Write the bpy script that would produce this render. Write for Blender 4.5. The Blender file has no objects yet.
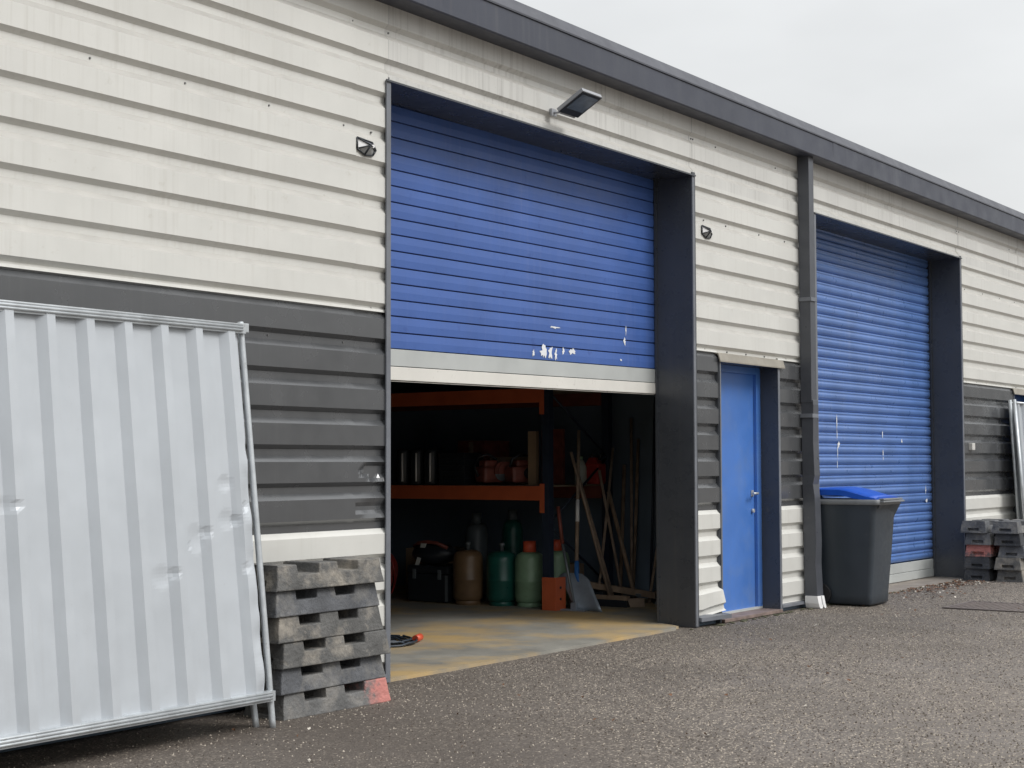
import bpy, bmesh, math, random
from mathutils import Vector, Matrix, noise
R = math.radians
random.seed(7)
scn = bpy.context.scene
col = scn.collection

# ------------------------------------------------------------------ materials
def lin(c):
    return tuple(((v/255)/12.92 if v/255 <= .04045 else ((v/255+.055)/1.055)**2.4) for v in c)

def mat(name, base, rough=.5, metal=0., var=.12, vscale=3., streak=0., streak_col=(.12,.11,.09),
        bump=0., bscale=60., spots=None, spec=.5, stain=None, fine=0., bdist=.004):
    """base is linear rgb albedo.  var: broad tonal variation. streak: vertical dirt runs. spots: (colour, amount, scale)"""
    m = bpy.data.materials.new(name); m.use_nodes = True
    nt = m.node_tree; N = nt.nodes; L = nt.links; N.clear()
    out = N.new('ShaderNodeOutputMaterial'); p = N.new('ShaderNodeBsdfPrincipled')
    L.new(p.outputs[0], out.inputs[0])
    p.inputs['Roughness'].default_value = rough; p.inputs['Metallic'].default_value = metal
    p.inputs['Specular IOR Level'].default_value = spec
    tc = N.new('ShaderNodeNewGeometry')
    pos = tc.outputs['Position']
    def noise_(scale, detail=4, vec=None, rgh=.55):
        n = N.new('ShaderNodeTexNoise'); n.inputs['Scale'].default_value = scale
        n.inputs['Detail'].default_value = detail; n.inputs['Roughness'].default_value = rgh
        L.new(vec or pos, n.inputs['Vector']); return n.outputs['Fac']
    def mapr(v, a, b, c=0., d=1.):
        r = N.new('ShaderNodeMapRange'); r.inputs[1].default_value = a; r.inputs[2].default_value = b
        r.inputs[3].default_value = c; r.inputs[4].default_value = d; L.new(v, r.inputs[0]); return r.outputs[0]
    def mix(f, a, b, mode='MIX'):
        x = N.new('ShaderNodeMix'); x.data_type = 'RGBA'; x.blend_type = mode
        if isinstance(f, float): x.inputs[0].default_value = f
        else: L.new(f, x.inputs[0])
        for s, v in ((6, a), (7, b)):
            if isinstance(v, tuple): x.inputs[s].default_value = (*v[:3], 1)
            else: L.new(v, x.inputs[s])
        return x.outputs[2]
    def mul(a, b):
        x = N.new('ShaderNodeMath'); x.operation = 'MULTIPLY'
        for s, v in ((0, a), (1, b)):
            if isinstance(v, (int, float)): x.inputs[s].default_value = v
            else: L.new(v, x.inputs[s])
        return x.outputs[0]
    c = tuple(base)
    cur = mix(mapr(noise_(vscale, 5), .3, .7), tuple(v*(1-var) for v in c), tuple(min(1, v*(1+var)) for v in c))
    if fine:
        cur = mix(mapr(noise_(180, 3), .35, .65, 0, fine), cur, tuple(v*.4 for v in c))
    if streak:
        mp = N.new('ShaderNodeMapping'); mp.inputs['Scale'].default_value = (26, 26, .9); L.new(pos, mp.inputs[0])
        s1 = mapr(noise_(1., 6, mp.outputs[0], .6), .5, .72)
        s2 = mapr(noise_(.8, 3), .4, .66)
        cur = mix(mul(mul(s1, s2), streak), cur, streak_col)
    if spots:
        sc, am, ss = spots
        cur = mix(mapr(noise_(ss, 6, None, .65), .62, .72, 0, am), cur, sc)
    if stain:
        sc, am, ss, lo = stain
        cur = mix(mapr(noise_(ss, 5, None, .6), lo, lo+.2, 0, am), cur, sc)
    L.new(cur, p.inputs['Base Color'])
    rr = mapr(noise_(vscale*4, 4), .3, .7, max(0, rough-.08), min(1, rough+.1)); L.new(rr, p.inputs['Roughness'])
    if bump:
        b = N.new('ShaderNodeBump'); b.inputs['Strength'].default_value = bump; b.inputs['Distance'].default_value = bdist
        L.new(noise_(bscale, 6), b.inputs['Height']); L.new(b.outputs[0], p.inputs['Normal'])
    return m

M = {}
M['white'] = mat('coated_white_steel', (.615,.612,.578), .42, var=.05, vscale=2.2, streak=.38, streak_col=(.40,.38,.33), bump=.03, bscale=9, spots=((.44,.42,.36), .40, 11))
M['white_top'] = mat('weathered_white_steel', (.575,.572,.545), .5, var=.07, vscale=2.2, streak=.75, streak_col=(.27,.26,.24), bump=.03, bscale=9, spots=((.34,.32,.28), .45, 20))
M['ledge'] = mat('darker_white_ledge', (.45,.44,.41), .7, var=.10, vscale=5)  # darker tone for the upward rib slopes of the upper white sheets
M['grey'] = mat('coated_grey_steel', (.072,.075,.079), .22, var=.06, vscale=1.2, streak=.22, streak_col=(.14,.14,.135), spec=1.)
M['slate'] = mat('slate_flashing', (.055,.060,.069), .30, var=.12, vscale=2, streak=.3, streak_col=(.09,.09,.085), spots=((.10,.10,.10), .25, 25))
M['pipe'] = mat('downpipe_paint', (.066,.071,.083), .35, var=.12, vscale=3, spots=((.16,.16,.16), .3, 25))
M['slate_lip'] = mat('slate_lip', (.15,.16,.18), .45, var=.15, vscale=5, spots=((.25,.25,.25), .4, 30))
M['fascia'] = mat('fascia_steel', (.042,.047,.066), .42, var=.10, vscale=1.2, streak=.3, streak_col=(.13,.13,.13), bump=.03, bscale=5)
M['cap'] = mat('fascia_cap_steel', (.050,.053,.068), .45, var=.12, vscale=1.5)
M['blue1'] = mat('blue_shutter_paint', (.055,.122,.37), .45, var=.10, vscale=2.2, streak=.35, streak_col=(.13,.18,.40), bump=.03, bscale=12, spots=((.02,.05,.22), .4, 9))
M['blue2'] = mat('faded_blue_shutter_paint', (.095,.185,.44), .34, var=.12, vscale=2.5, streak=.5, streak_col=(.22,.28,.45), bump=.03, bscale=12, spots=((.25,.30,.42), .4, 26))
M['bluedoor'] = mat('blue_door_paint', (.065,.18,.52), .36, var=.10, vscale=1.6, streak=.4, streak_col=(.10,.16,.30), stain=((.16,.23,.38), .35, 3, .5))
M['silver'] = mat('galvanised_rail', (.47,.49,.48), .45, metal=.15, var=.08, vscale=3, spots=((.60,.60,.58), .5, 40))
M['rail_white'] = mat('worn_white_rail', (.66,.645,.60), .5, var=.05, vscale=3, spots=((.42,.40,.36), .5, 30))
M['groove'] = mat('shutter_groove', (.008,.014,.05), .7)
M['zinc'] = mat('zinc_sheet', (.48,.51,.54), .38, metal=.2, var=.05, vscale=2.5, bump=.02, bscale=14, spots=((.40,.41,.42), .25, 45), streak=.25, streak_col=(.40,.41,.42))
M['tube'] = mat('galvanised_tube', (.52,.55,.57), .38, metal=.45, var=.14, vscale=8, spots=((.22,.21,.2), .5, 30))
M['tube_dull'] = mat('dull_tube', (.17,.19,.205), .45, metal=.3, var=.12, vscale=8)
M['paint_chip'] = mat('white_paint_mark', (.72,.74,.76), .6)
M['screw'] = mat('screw_steel', (.16,.16,.16), .4, metal=.5)
M['flash'] = mat('corroded_flashing', (.27,.25,.21), .55, var=.2, vscale=6, spots=((.24,.12,.06), .6, 25), streak=.4)
M['sill'] = mat('rusty_sill', (.20,.15,.13), .7, var=.3, vscale=12, spots=((.3,.28,.25), .6, 40))
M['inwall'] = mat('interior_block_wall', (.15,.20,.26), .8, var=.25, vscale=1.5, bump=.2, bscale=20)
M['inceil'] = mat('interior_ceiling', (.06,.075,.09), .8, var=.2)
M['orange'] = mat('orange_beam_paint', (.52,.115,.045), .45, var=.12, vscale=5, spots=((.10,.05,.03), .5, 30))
M['beam_rear'] = mat('shaded_rear_beam', (.16,.045,.03), .6, var=.2, vscale=8)  # beam orange darkened: the shade deeper in the bay is put into the colour
M['rackblue'] = mat('dark_blue_upright', (.018,.028,.05), .5, var=.2, vscale=8)
M['deck'] = mat('shelf_board', (.22,.17,.12), .8, var=.2, vscale=6)
M['binbody'] = mat('charcoal_bin_plastic', (.036,.046,.058), .42, var=.10, vscale=4, bump=.05, bscale=150, spots=((.08,.08,.08), .3, 28), streak=.25, streak_col=(.09,.09,.09))
M['binrim'] = mat('grey_bin_rim', (.20,.21,.22), .5, var=.1, vscale=6)
M['lid'] = mat('blue_bin_lid', (.010,.085,.50), .35, var=.10, vscale=5)
M['rubber'] = mat('black_rubber', (.02,.02,.022), .6)
M['dark'] = mat('black_plastic', (.018,.022,.028), .4, var=.2, vscale=8, spots=((.07,.07,.07), .4, 30))
M['glass'] = mat('lamp_glass', (.14,.18,.23), .12, spec=.8, var=.2, vscale=20)
M['lampbody'] = mat('lamp_grey', (.32,.33,.35), .4, metal=.2)
M['lampwhite'] = mat('lamp_white', (.80,.80,.80), .35)
M['lampgrey'] = mat('lamp_panel_grey', (.33,.34,.34), .3)
M['lampmid'] = mat('lamp_panel_slate', (.15,.155,.175), .3)
M['brown'] = mat('brown_cylinder_paint', (.17,.105,.055), .38, var=.15, vscale=8, spots=((.08,.05,.03), .5, 30))
M['dgreen'] = mat('dark_green_cylinder_paint', (.012,.095,.075), .35, var=.15, vscale=8, spots=((.05,.08,.06), .4, 30))
M['lgreen'] = mat('pale_green_cylinder_paint', (.21,.33,.21), .42, var=.12, vscale=8, spots=((.12,.14,.09), .5, 28))
M['gcyl'] = mat('grey_cylinder_paint', (.10,.12,.13), .4, var=.15)
M['collar'] = mat('orange_red_collar', (.62,.095,.045), .45, var=.1, vscale=15)
M['wood'] = mat('worn_wood_handle', (.30,.225,.17), .7, var=.25, vscale=12, spots=((.09,.06,.04), .6, 30))
M['plank'] = mat('dirty_plank', (.30,.215,.15), .8, var=.3, vscale=9, bump=.2, bscale=50)
M['card'] = mat('cardboard', (.27,.19,.12), .85, var=.12, vscale=6)
M['steel'] = mat('shovel_steel', (.30,.345,.40), .4, metal=.35, var=.16, vscale=9, spots=((.22,.15,.09), .5, 22))
M['bluepaint'] = mat('blue_socket_paint', (.03,.13,.38), .45)
M['red'] = mat('red_plastic', (.32,.030,.025), .4, var=.12, vscale=10)
M['redbrown'] = mat('dusty_red_housing', (.20,.055,.04), .5, var=.3, vscale=15)
M['pale'] = mat('pale_plastic', (.45,.48,.42), .4)
M['strap'] = mat('white_strap', (.60,.60,.56), .8)
M['cable'] = mat('cable_sheath', (.03,.04,.055), .4)
M['socket'] = mat('white_plastic_box', (.58,.57,.54), .5)
M['leaf'] = mat('dead_leaf', (.13,.065,.035), .85, var=.5, vscale=30)
M['litter'] = mat('pale_litter', (.50,.46,.40), .8, var=.3, vscale=30)
M['moss'] = mat('moss', (.085,.085,.05), .95, var=.4, vscale=20, bump=.8, bscale=90)
M['iron'] = mat('drain_iron', (.16,.135,.125), .55, metal=.2, var=.2, vscale=20)

def mat_block(name, base, dust):
    m = mat(name, base, .9, var=.30, vscale=7, bump=1., bscale=32, bdist=.012, spots=(dust, .5, 13), stain=(dust, .65, 6, .47), fine=.5)
    return m
M['block'] = mat_block('recycled_rubber_dusty', (.125,.124,.120), (.40,.36,.30))
M['block2'] = mat_block('recycled_rubber_grey', (.12,.125,.135), (.27,.26,.24))
M['block3'] = mat_block('recycled_rubber_dark', (.060,.064,.072), (.12,.115,.11))
def mat_red_end(name, base, dust, axis, lo, hi):
    """rubber with a sprayed red patch: fixed to the thing in its own coordinates"""
    m = mat_block(name, base, dust); nt = m.node_tree; N = nt.nodes; L = nt.links
    p = [n for n in N if n.type == 'BSDF_PRINCIPLED'][0]; src = p.inputs['Base Color'].links[0].from_socket
    tc = N.new('ShaderNodeTexCoord'); s = N.new('ShaderNodeSeparateXYZ'); L.new(tc.outputs['Object'], s.inputs[0])
    n = N.new('ShaderNodeTexNoise'); n.inputs['Scale'].default_value = 22; n.inputs['Detail'].default_value = 6; n.inputs['Roughness'].default_value = .7; L.new(tc.outputs['Object'], n.inputs['Vector'])
    a = N.new('ShaderNodeMath'); a.operation = 'MULTIPLY_ADD'; a.inputs[1].default_value = .45; L.new(n.outputs['Fac'], a.inputs[0]); L.new(s.outputs[axis], a.inputs[2])
    r = N.new('ShaderNodeMapRange'); r.inputs[1].default_value = lo; r.inputs[2].default_value = hi; r.inputs[4].default_value = .85; L.new(a.outputs[0], r.inputs[0])
    x = N.new('ShaderNodeMix'); x.data_type = 'RGBA'; L.new(r.outputs[0], x.inputs[0]); L.new(src, x.inputs[6]); x.inputs[7].default_value = (.58,.22,.19,1)
    L.new(x.outputs[2], p.inputs['Base Color']); return m
M['block_red'] = mat_red_end('rubber_red_sprayed', (.16,.16,.158), (.30,.28,.25), 0, .43, .56)
M['block_red2'] = mat_red_end('rubber_red_ends', (.13,.10,.10), (.30,.2,.19), 2, .22, .30)

def mat_asphalt():
    m = bpy.data.materials.new('asphalt'); m.use_nodes = True; nt = m.node_tree; N = nt.nodes; L = nt.links; N.clear()
    out = N.new('ShaderNodeOutputMaterial'); p = N.new('ShaderNodeBsdfPrincipled'); L.new(p.outputs[0], out.inputs[0])
    g = N.new('ShaderNodeNewGeometry'); pos = g.outputs['Position']
    def noi(s, d=4, r=.55):
        n = N.new('ShaderNodeTexNoise'); n.inputs['Scale'].default_value = s; n.inputs['Detail'].default_value = d; n.inputs['Roughness'].default_value = r
        L.new(pos, n.inputs['Vector']); return n.outputs['Fac']
    def mapr(v, a, b, c=0., d=1.):
        r = N.new('ShaderNodeMapRange'); r.inputs[1].default_value = a; r.inputs[2].default_value = b; r.inputs[3].default_value = c; r.inputs[4].default_value = d
        L.new(v, r.inputs[0]); return r.outputs[0]
    def mix(f, a, b, mode='MIX'):
        x = N.new('ShaderNodeMix'); x.data_type = 'RGBA'; x.blend_type = mode
        if isinstance(f, float): x.inputs[0].default_value = f
        else: L.new(f, x.inputs[0])
        for s, v in ((6, a), (7, b)):
            if isinstance(v, tuple): x.inputs[s].default_value = (*v, 1)
            else: L.new(v, x.inputs[s])
        return x.outputs[2]
    v1 = N.new('ShaderNodeTexVoronoi'); v1.inputs['Scale'].default_value = 105; L.new(pos, v1.inputs['Vector'])
    sep = N.new('ShaderNodeSeparateColor'); L.new(v1.outputs['Color'], sep.inputs[0])
    ramp = N.new('ShaderNodeValToRGB'); L.new(sep.outputs[0], ramp.inputs[0]); e = ramp.color_ramp.elements
    e[0].position = 0; e[0].color = (.068,.057,.048,1); e[1].position = 1; e[1].color = (.72,.62,.50,1)
    for ps, c in ((.45, (.130,.110,.092)), (.76, (.200,.170,.142)), (.92, (.32,.28,.235))):
        q = e.new(ps); q.color = (*c, 1)
    v2 = N.new('ShaderNodeTexVoronoi'); v2.inputs['Scale'].default_value = 190; L.new(pos, v2.inputs['Vector'])
    sep2 = N.new('ShaderNodeSeparateColor'); L.new(v2.outputs['Color'], sep2.inputs[0])
    c = mix(mapr(sep2.outputs[1], .55, 1, 0, .55), ramp.outputs[0], (.10,.092,.084))
    c = mix(mapr(noi(.50, 6, .6), .42, .62, 0, .55), c, (.100,.085,.072))
    c = mix(mapr(noi(1.3, 6, .65), .52, .72, 0, .40), c, (.20,.175,.155))
    c = mix(mapr(noi(5, 6, .65), .60, .75, 0, .30), c, (.06,.055,.05))
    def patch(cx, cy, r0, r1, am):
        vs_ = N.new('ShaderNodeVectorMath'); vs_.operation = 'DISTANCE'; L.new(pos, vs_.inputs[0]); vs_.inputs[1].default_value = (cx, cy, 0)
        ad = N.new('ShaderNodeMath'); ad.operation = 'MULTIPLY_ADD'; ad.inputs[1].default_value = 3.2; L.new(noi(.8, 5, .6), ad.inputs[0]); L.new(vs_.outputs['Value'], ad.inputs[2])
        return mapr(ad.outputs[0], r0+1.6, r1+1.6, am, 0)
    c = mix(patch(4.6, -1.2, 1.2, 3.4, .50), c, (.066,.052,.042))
    c = mix(patch(11.5, -.3, .3, 2.0, .28), c, (.070,.062,.050))
    c = mix(patch(9.5, -5.0, .6, 3.6, .30), c, (.24,.21,.19))  # paler patch: sheen on the asphalt put into its colour
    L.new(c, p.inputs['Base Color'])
    L.new(mapr(noi(.9, 4), .35, .65, .55, .85), p.inputs['Roughness']); p.inputs['Specular IOR Level'].default_value = .45
    b = N.new('ShaderNodeBump'); b.inputs['Strength'].default_value = .9; b.inputs['Distance'].default_value = .006
    L.new(v1.outputs['Distance'], b.inputs['Height']); b.invert = True
    b2 = N.new('ShaderNodeBump'); b2.inputs['Strength'].default_value = .6; b2.inputs['Distance'].default_value = .02
    L.new(noi(9, 6, .6), b2.inputs['Height']); L.new(b.outputs[0], b2.inputs['Normal']); L.new(b2.outputs[0], p.inputs['Normal'])
    return m
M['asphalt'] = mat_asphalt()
M['chip_pale'] = mat('pale_stone', (.36,.315,.26), .75, var=.45, vscale=70)
M['chip_dark'] = mat('dark_stone', (.075,.058,.045), .75, var=.5, vscale=70)
M['concrete_plain'] = mat('plain_concrete', (.23,.20,.17), .8, var=.25, vscale=5, bump=.4, bscale=40, spots=((.12,.11,.10), .5, 14))
M['concrete'] = mat('garage_concrete', (.25,.24,.21), .75, var=.22, vscale=2.5, bump=.4, bscale=40, stain=((.47,.32,.13), .85, 1.15, .44), spots=((.10,.09,.08), .45, 11), fine=.25)

# ------------------------------------------------------------------ mesh helpers
class MB:
    def __init__(s): s.bm = bmesh.new(); s.mats = []
    def mi(s, m):
        if m not in s.mats: s.mats.append(m)
        return s.mats.index(m)
    def face(s, vs, m=0, smooth=False):
        try: f = s.bm.faces.new(vs)
        except ValueError: return None
        f.material_index = m; f.smooth = smooth; return f
    def v(s, p): return s.bm.verts.new(p)
    def hexa(s, P, m=0):
        v = [s.v(p) for p in P]
        for f in ((3,2,1,0),(4,5,6,7),(0,1,5,4),(1,2,6,5),(2,3,7,6),(3,0,4,7)): s.face([v[i] for i in f], m)
        return s
    def box(s, a, b, m=0, bev=0.):
        (x0,y0,z0),(x1,y1,z1) = a, b
        x0,x1 = min(x0,x1),max(x0,x1); y0,y1 = min(y0,y1),max(y0,y1); z0,z1 = min(z0,z1),max(z0,z1)
        t = bmesh.new(); 
        v = [t.verts.new(p) for p in ((x0,y0,z0),(x1,y0,z0),(x1,y1,z0),(x0,y1,z0),(x0,y0,z1),(x1,y0,z1),(x1,y1,z1),(x0,y1,z1))]
        for f in ((3,2,1,0),(4,5,6,7),(0,1,5,4),(1,2,6,5),(2,3,7,6),(3,0,4,7)): t.faces.new([v[i] for i in f])
        if bev: bmesh.ops.bevel(t, geom=t.edges[:], offset=bev, segments=2, affect='EDGES', profile=.6)
        s.merge(t, m); return s
    def merge(s, t, m=0, smooth=None, mx=None):
        t.verts.ensure_lookup_table(); t.verts.index_update()
        vs = [s.v(mx @ q.co if mx else q.co) for q in t.verts]
        for f in t.faces: s.face([vs[q.index] for q in f.verts], m, f.smooth if smooth is None else smooth)
        t.free()
    def tube(s, pts, r, m=0, n=10, cap=True, rs=None):
        pts = [Vector(p) for p in pts]; rings = []
        for i, p in enumerate(pts):
            d = (pts[min(i+1, len(pts)-1)]-pts[max(i-1, 0)]).normalized()
            u = d.cross(Vector((0,0,1)));
            if u.length < .05: u = d.cross(Vector((1,0,0)))
            u.normalize(); w = d.cross(u).normalized(); rr = rs[i] if rs else r
            rings.append([s.v(p+(u*math.cos(a)+w*math.sin(a))*rr) for a in [2*math.pi*k/n for k in range(n)]])
        for A, B in zip(rings, rings[1:]):
            for k in range(n): s.face([A[k], A[(k+1)%n], B[(k+1)%n], B[k]], m, True)
        if cap: s.face(rings[0][::-1], m); s.face(rings[-1], m)
        return s
    def lathe(s, prof, c, m=0, n=28, capb=True):
        """prof: (r, z) list bottom to top"""
        rings = []
        for r, z in prof:
            rings.append([s.v((c[0]+r*math.cos(a), c[1]+r*math.sin(a), c[2]+z)) for a in [2*math.pi*k/n for k in range(n)]])
        for A, B in zip(rings, rings[1:]):
            for k in range(n): s.face([A[k], A[(k+1)%n], B[(k+1)%n], B[k]], m, True)
        s.face(rings[0][::-1], m); s.face(rings[-1], m); return s
    def prism(s, poly, a0, a1, axis='x', m=0):
        """poly in the two other axes (cyclic order), extruded along axis"""
        def P(q, a):
            return {'x': (a, q[0], q[1]), 'y': (q[0], a, q[1]), 'z': (q[0], q[1], a)}[axis]
        A = [s.v(P(q, a0)) for q in poly]; B = [s.v(P(q, a1)) for q in poly]; n = len(poly)
        s.face(A[::-1], m); s.face(B, m)
        for k in range(n): s.face([A[k], A[(k+1)%n], B[(k+1)%n], B[k]], m)
        return s
    def build(s, name, mats, parent=None, loc=None, fix=True):
        if fix: bmesh.ops.recalc_face_normals(s.bm, faces=s.bm.faces[:])
        me = bpy.data.meshes.new(name); s.bm.to_mesh(me); s.bm.free()
        for m_ in (mats if isinstance(mats, (list, tuple)) else [mats]): me.materials.append(m_)
        o = bpy.data.objects.new(name, me); col.objects.link(o)
        if loc: o.location = loc
        if parent: o.parent = parent
        return o
def tag(o, label=None, cat=None, group=None, kind=None):
    for k, v_ in (('label', label), ('category', cat), ('group', group), ('kind', kind)):
        if v_: o[k] = v_
    return o
def empty(name, loc, label, cat, group=None, rz=0):
    o = bpy.data.objects.new(name, None); col.objects.link(o); o.location = loc; o.rotation_euler = (0,0,rz)
    o.empty_display_size = .1
    return tag(o, label, cat, group)
def bevel(o, w=.004, seg=2):
    b = o.modifiers.new('bevel', 'BEVEL'); b.width = w; b.segments = seg; b.limit_method = 'ANGLE'; b.angle_limit = R(35)
    return o
def copy_tree(o, parent=None):
    c = o.copy(); col.objects.link(c)
    if parent: c.parent = parent
    for ch in list(o.children): copy_tree(ch, c)
    return c

# ------------------------------------------------------------------ setting
g = MB()
xs = [-400, -60, -10] + [i*.5 for i in range(-10, 50)] + [30, 60, 400]
ys = [-400, -60, -12] + [-8+i*.25 for i in range(0, 33)]
grid = [[g.v((x, y, (.006*noise.noise(Vector((x*.6, y*.6, 0))) if -8 < x < 26 and -9 < y < -.2 else 0))) for y in ys] for x in xs]
for i in range(len(xs)-1):
    for j in range(len(ys)-1): g.face([grid[i][j], grid[i+1][j], grid[i+1][j+1], grid[i][j+1]], 0, True)
ya = ys[-1]
v_ = [g.v(p) for p in ((-400, ya, 0), (400, ya, 0), (400, 400, 0), (-400, 400, 0))]
g.face(v_, 0)
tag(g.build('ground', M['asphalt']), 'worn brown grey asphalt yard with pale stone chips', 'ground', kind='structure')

# garage slab, with a slightly raised lip whose edge runs a little irregular
g = MB()
X = sorted([3+.25*i for i in range(0, 40) if 3+.25*i < 12.85]+[7.11, 10.68, 10.80, 10.86, 10.905, 12.85])
fr = [(x, (.045 if 7.1 < x < 10.7 else .09 if x < 10.82 and x > 7.1 else .19 if x < 10.87 and x > 7.1 else .3) + .012*noise.noise(Vector((x*3, 0, 0)))) for x in X if True]
A = [g.v((x, y, .021)) for x, y in fr]; B = [g.v((x, 10, .021)) for x, y in fr]; C0 = [g.v((x, y-.006, -.05)) for x, y in fr]
for i in range(len(fr)-1):
    g.face([A[i], A[i+1], B[i+1], B[i]]); g.face([C0[i], C0[i+1], A[i+1], A[i]])
tag(g.build('floor', M['concrete']), 'concrete garage floor with yellow brown dust stains', 'floor', kind='structure')

# ------------------------------------------------------------------ warehouse building
BL = empty('warehouse', (0, 0, 0), 'long warehouse unit clad in horizontal white and grey ribbed steel with blue doors', 'building')
PITCH, ZB = .2145, 2.2815
def profile(za, zb):
    """(y, z) down to up between za and zb"""
    pts = []
    for k in range(-11, 12):
        b = ZB + k*PITCH
        pts += [(0, b), (0, b+.118), (.029, b+.153), (.029, b+PITCH-.025)]
    out = []
    def y_at(z):
        for (y0, z0), (y1, z1) in zip(pts, pts[1:]):
            if z0 <= z <= z1: return y0+(y1-y0)*(z-z0)/max(1e-9, z1-z0)
        return 0
    out.append((y_at(za), za))
    out += [p for p in pts if za+1e-4 < p[1] < zb-1e-4]
    out.append((y_at(zb), zb))
    return out
def dent_a(x, y, z):
    # knocked crests beside the big opening
    d = 0
    for cx, cz, rx, rz, a in ((7.02, 1.275, .17, .05, .045), (7.0, 1.235, .05, .03, .02), (7.04, 1.055, .30, .045, .026), (6.2, 1.06, .2, .04, .006), (6.35, 1.28, .5, .03, .003)):
        q = ((x-cx)/rx)**2+((z-cz)/rz)**2
        if q < 1: d += a*(1-q)*(1.05-.12*math.sin(x*45))
    return (x, min(y+d, .028) if y < .02 else y, z)
def dent_b(x, y, z):
    # torn bottom rib left of the small door
    if z < .36:
        t = (.36-z)/.3
        return (x+.02*t*max(0, (x-11.1)/.25), y-.05*t*max(0, (x-11.15)/.2)**1.5, z+.05*t*max(0, (x-11.05)/.3))
    return (x, y, z)
def clad(xa, xb, za, zb, m, y0=0, step=None, fn=None, zsub=1, name='cladding_panel'):
    pr = profile(za, zb)
    if zsub > 1:
        q = []
        for a, b in zip(pr, pr[1:]):
            for i in range(zsub): t = i/zsub; q.append((a[0]+(b[0]-a[0])*t, a[1]+(b[1]-a[1])*t))
        pr = q+[pr[-1]]
    n = max(1, int((xb-xa)/step)) if step else max(1, int((xb-xa)/.5))
    g = MB(); rows = []
    for i in range(n+1):
        x = xa+(xb-xa)*i/n
        # oil-canning: steel sheets are never quite flat
        rows.append([g.v((fn or (lambda *a: a))(x, y+y0+.0022*noise.noise(Vector((x*.9, 3.1, z*2.6))), z)) for y, z in pr])
    for a, b in zip(rows, rows[1:]):
        for j in range(len(pr)-1):
            ledge = abs((pr[j][1]-ZB) % PITCH-.118) < .002 or (zsub > 1 and .117 < (pr[j][1]-ZB) % PITCH < .152)
            g.face([a[j], b[j], b[j+1], a[j+1]], 2 if (ledge and za >= GT-.01 and m is not M['grey']) else 0)
    return g, m
def finish(gm, screws=(), name='cladding_panel'):
    g, m = gm
    for x, y, z in screws:
        t = bmesh.new(); bmesh.ops.create_cone(t, cap_ends=True, segments=6, radius1=.0075, radius2=.0055, depth=.008)
        g.merge(t, 1, mx=Matrix.Translation((x, y-.004, z)) @ Matrix.Rotation(R(90), 4, 'X'))
    o = g.build(name, [m, M['screw'], M['ledge']], BL, fix=False)
    return o
def valley(k): return ZB+k*PITCH+.170
def sc_line(xa, xb, z, st=.62): 
    o = []; x = xa+.2
    while x < xb-.05: o.append((x, .029, z)); x += st
    return o
TOP, GT, GB = 4.122, 2.232, .930
def zone(xa, xb, y0=0, full=True, zlo=.058, **kw):
    """all colour bands from the base up over xa..xb"""
    wz = valley(5)-.005
    if zlo < GB: finish(clad(xa, xb, zlo, GB, M['white'], y0, **kw), [])
    if zlo < GT: finish(clad(xa, xb, max(zlo, GB), GT, M['grey'], y0, **kw), sc_line(xa, xb, valley(-2)+.005) if xb-xa > 1 else [])
    kw2 = {k: v for k, v in kw.items() if k == 'step'}
    s = sc_line(xa, xb, valley(4)) if zlo < 3 else []
    s += sc_line(xa, xb, GT+.012, .35) if zlo < GT+.1 and xb-xa < 2 else []
    finish(clad(xa, xb, max(zlo, GT), min(TOP, 3.6) if zlo < 3 else TOP, M['white'], y0, **kw2), s) if zlo < 3 else None
    sm = [(xa+.03, y0+.029, valley(k)) for k in (7, 8)]
    finish(clad(xa, xb, max(zlo, 3.6), TOP, M['white_top'] if xa > 7 else M['white'], y0, **kw2), sm)
zone(-9, 2.2)
zone(2.2, 6.82, y0=-.003)
zone(6.79, 7.121, y0=.003, step=.02, fn=dent_a, zsub=5)
# the knocked ribs run on left of the joint
zone(7.121, 10.93, zlo=3.652, y0=.002)
zone(10.93, 10.962, zlo=3.652)
zone(10.962, 11.352, step=.03, fn=dent_b, zsub=2)
zone(11.352, 12.485, zlo=2.232)
zone(12.485, 13.279)
zone(13.279, 17.165, zlo=3.652)
zone(17.165, 17.235, zlo=3.652, y0=-.003)
zone(17.235, 19.05, y0=-.003)
zone(19.05, 20.15, zlo=2.232, y0=-.003)
zone(20.15, 24, y0=-.003); zone(24, 46)
# thin drip strip at the foot and between the colour bands
g = MB()
for a, b in ((-9, 7.10), (12.485, 13.25), (17.245, 19.04), (20.15, 46)):
    g.prism([(-.012, .062), (.05, .075), (.05, .05), (-.014, .040)], a, b, 'x')
g.hexa([(10.965, -.03, .045), (11.345, -.10, .052), (11.345, .03, .06), (10.965, .04, .06), (10.965, -.03, .075), (11.345, -.10, .085), (11.345, .03, .09), (10.965, .04, .09)])
g.build('drip_strip', M['slate_lip'], BL)
g = MB()
for a, b in ((-9, 7.10), (10.965, 11.34), (12.49, 13.25), (17.24, 19.05), (20.15, 46)):
    g.prism([(.014, GT+.012), (.027, GT+.014), (.027, GT-.006), (.010, GT-.004)], a, b, 'x')
g.build('band_strip', M['white'], BL)

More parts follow.
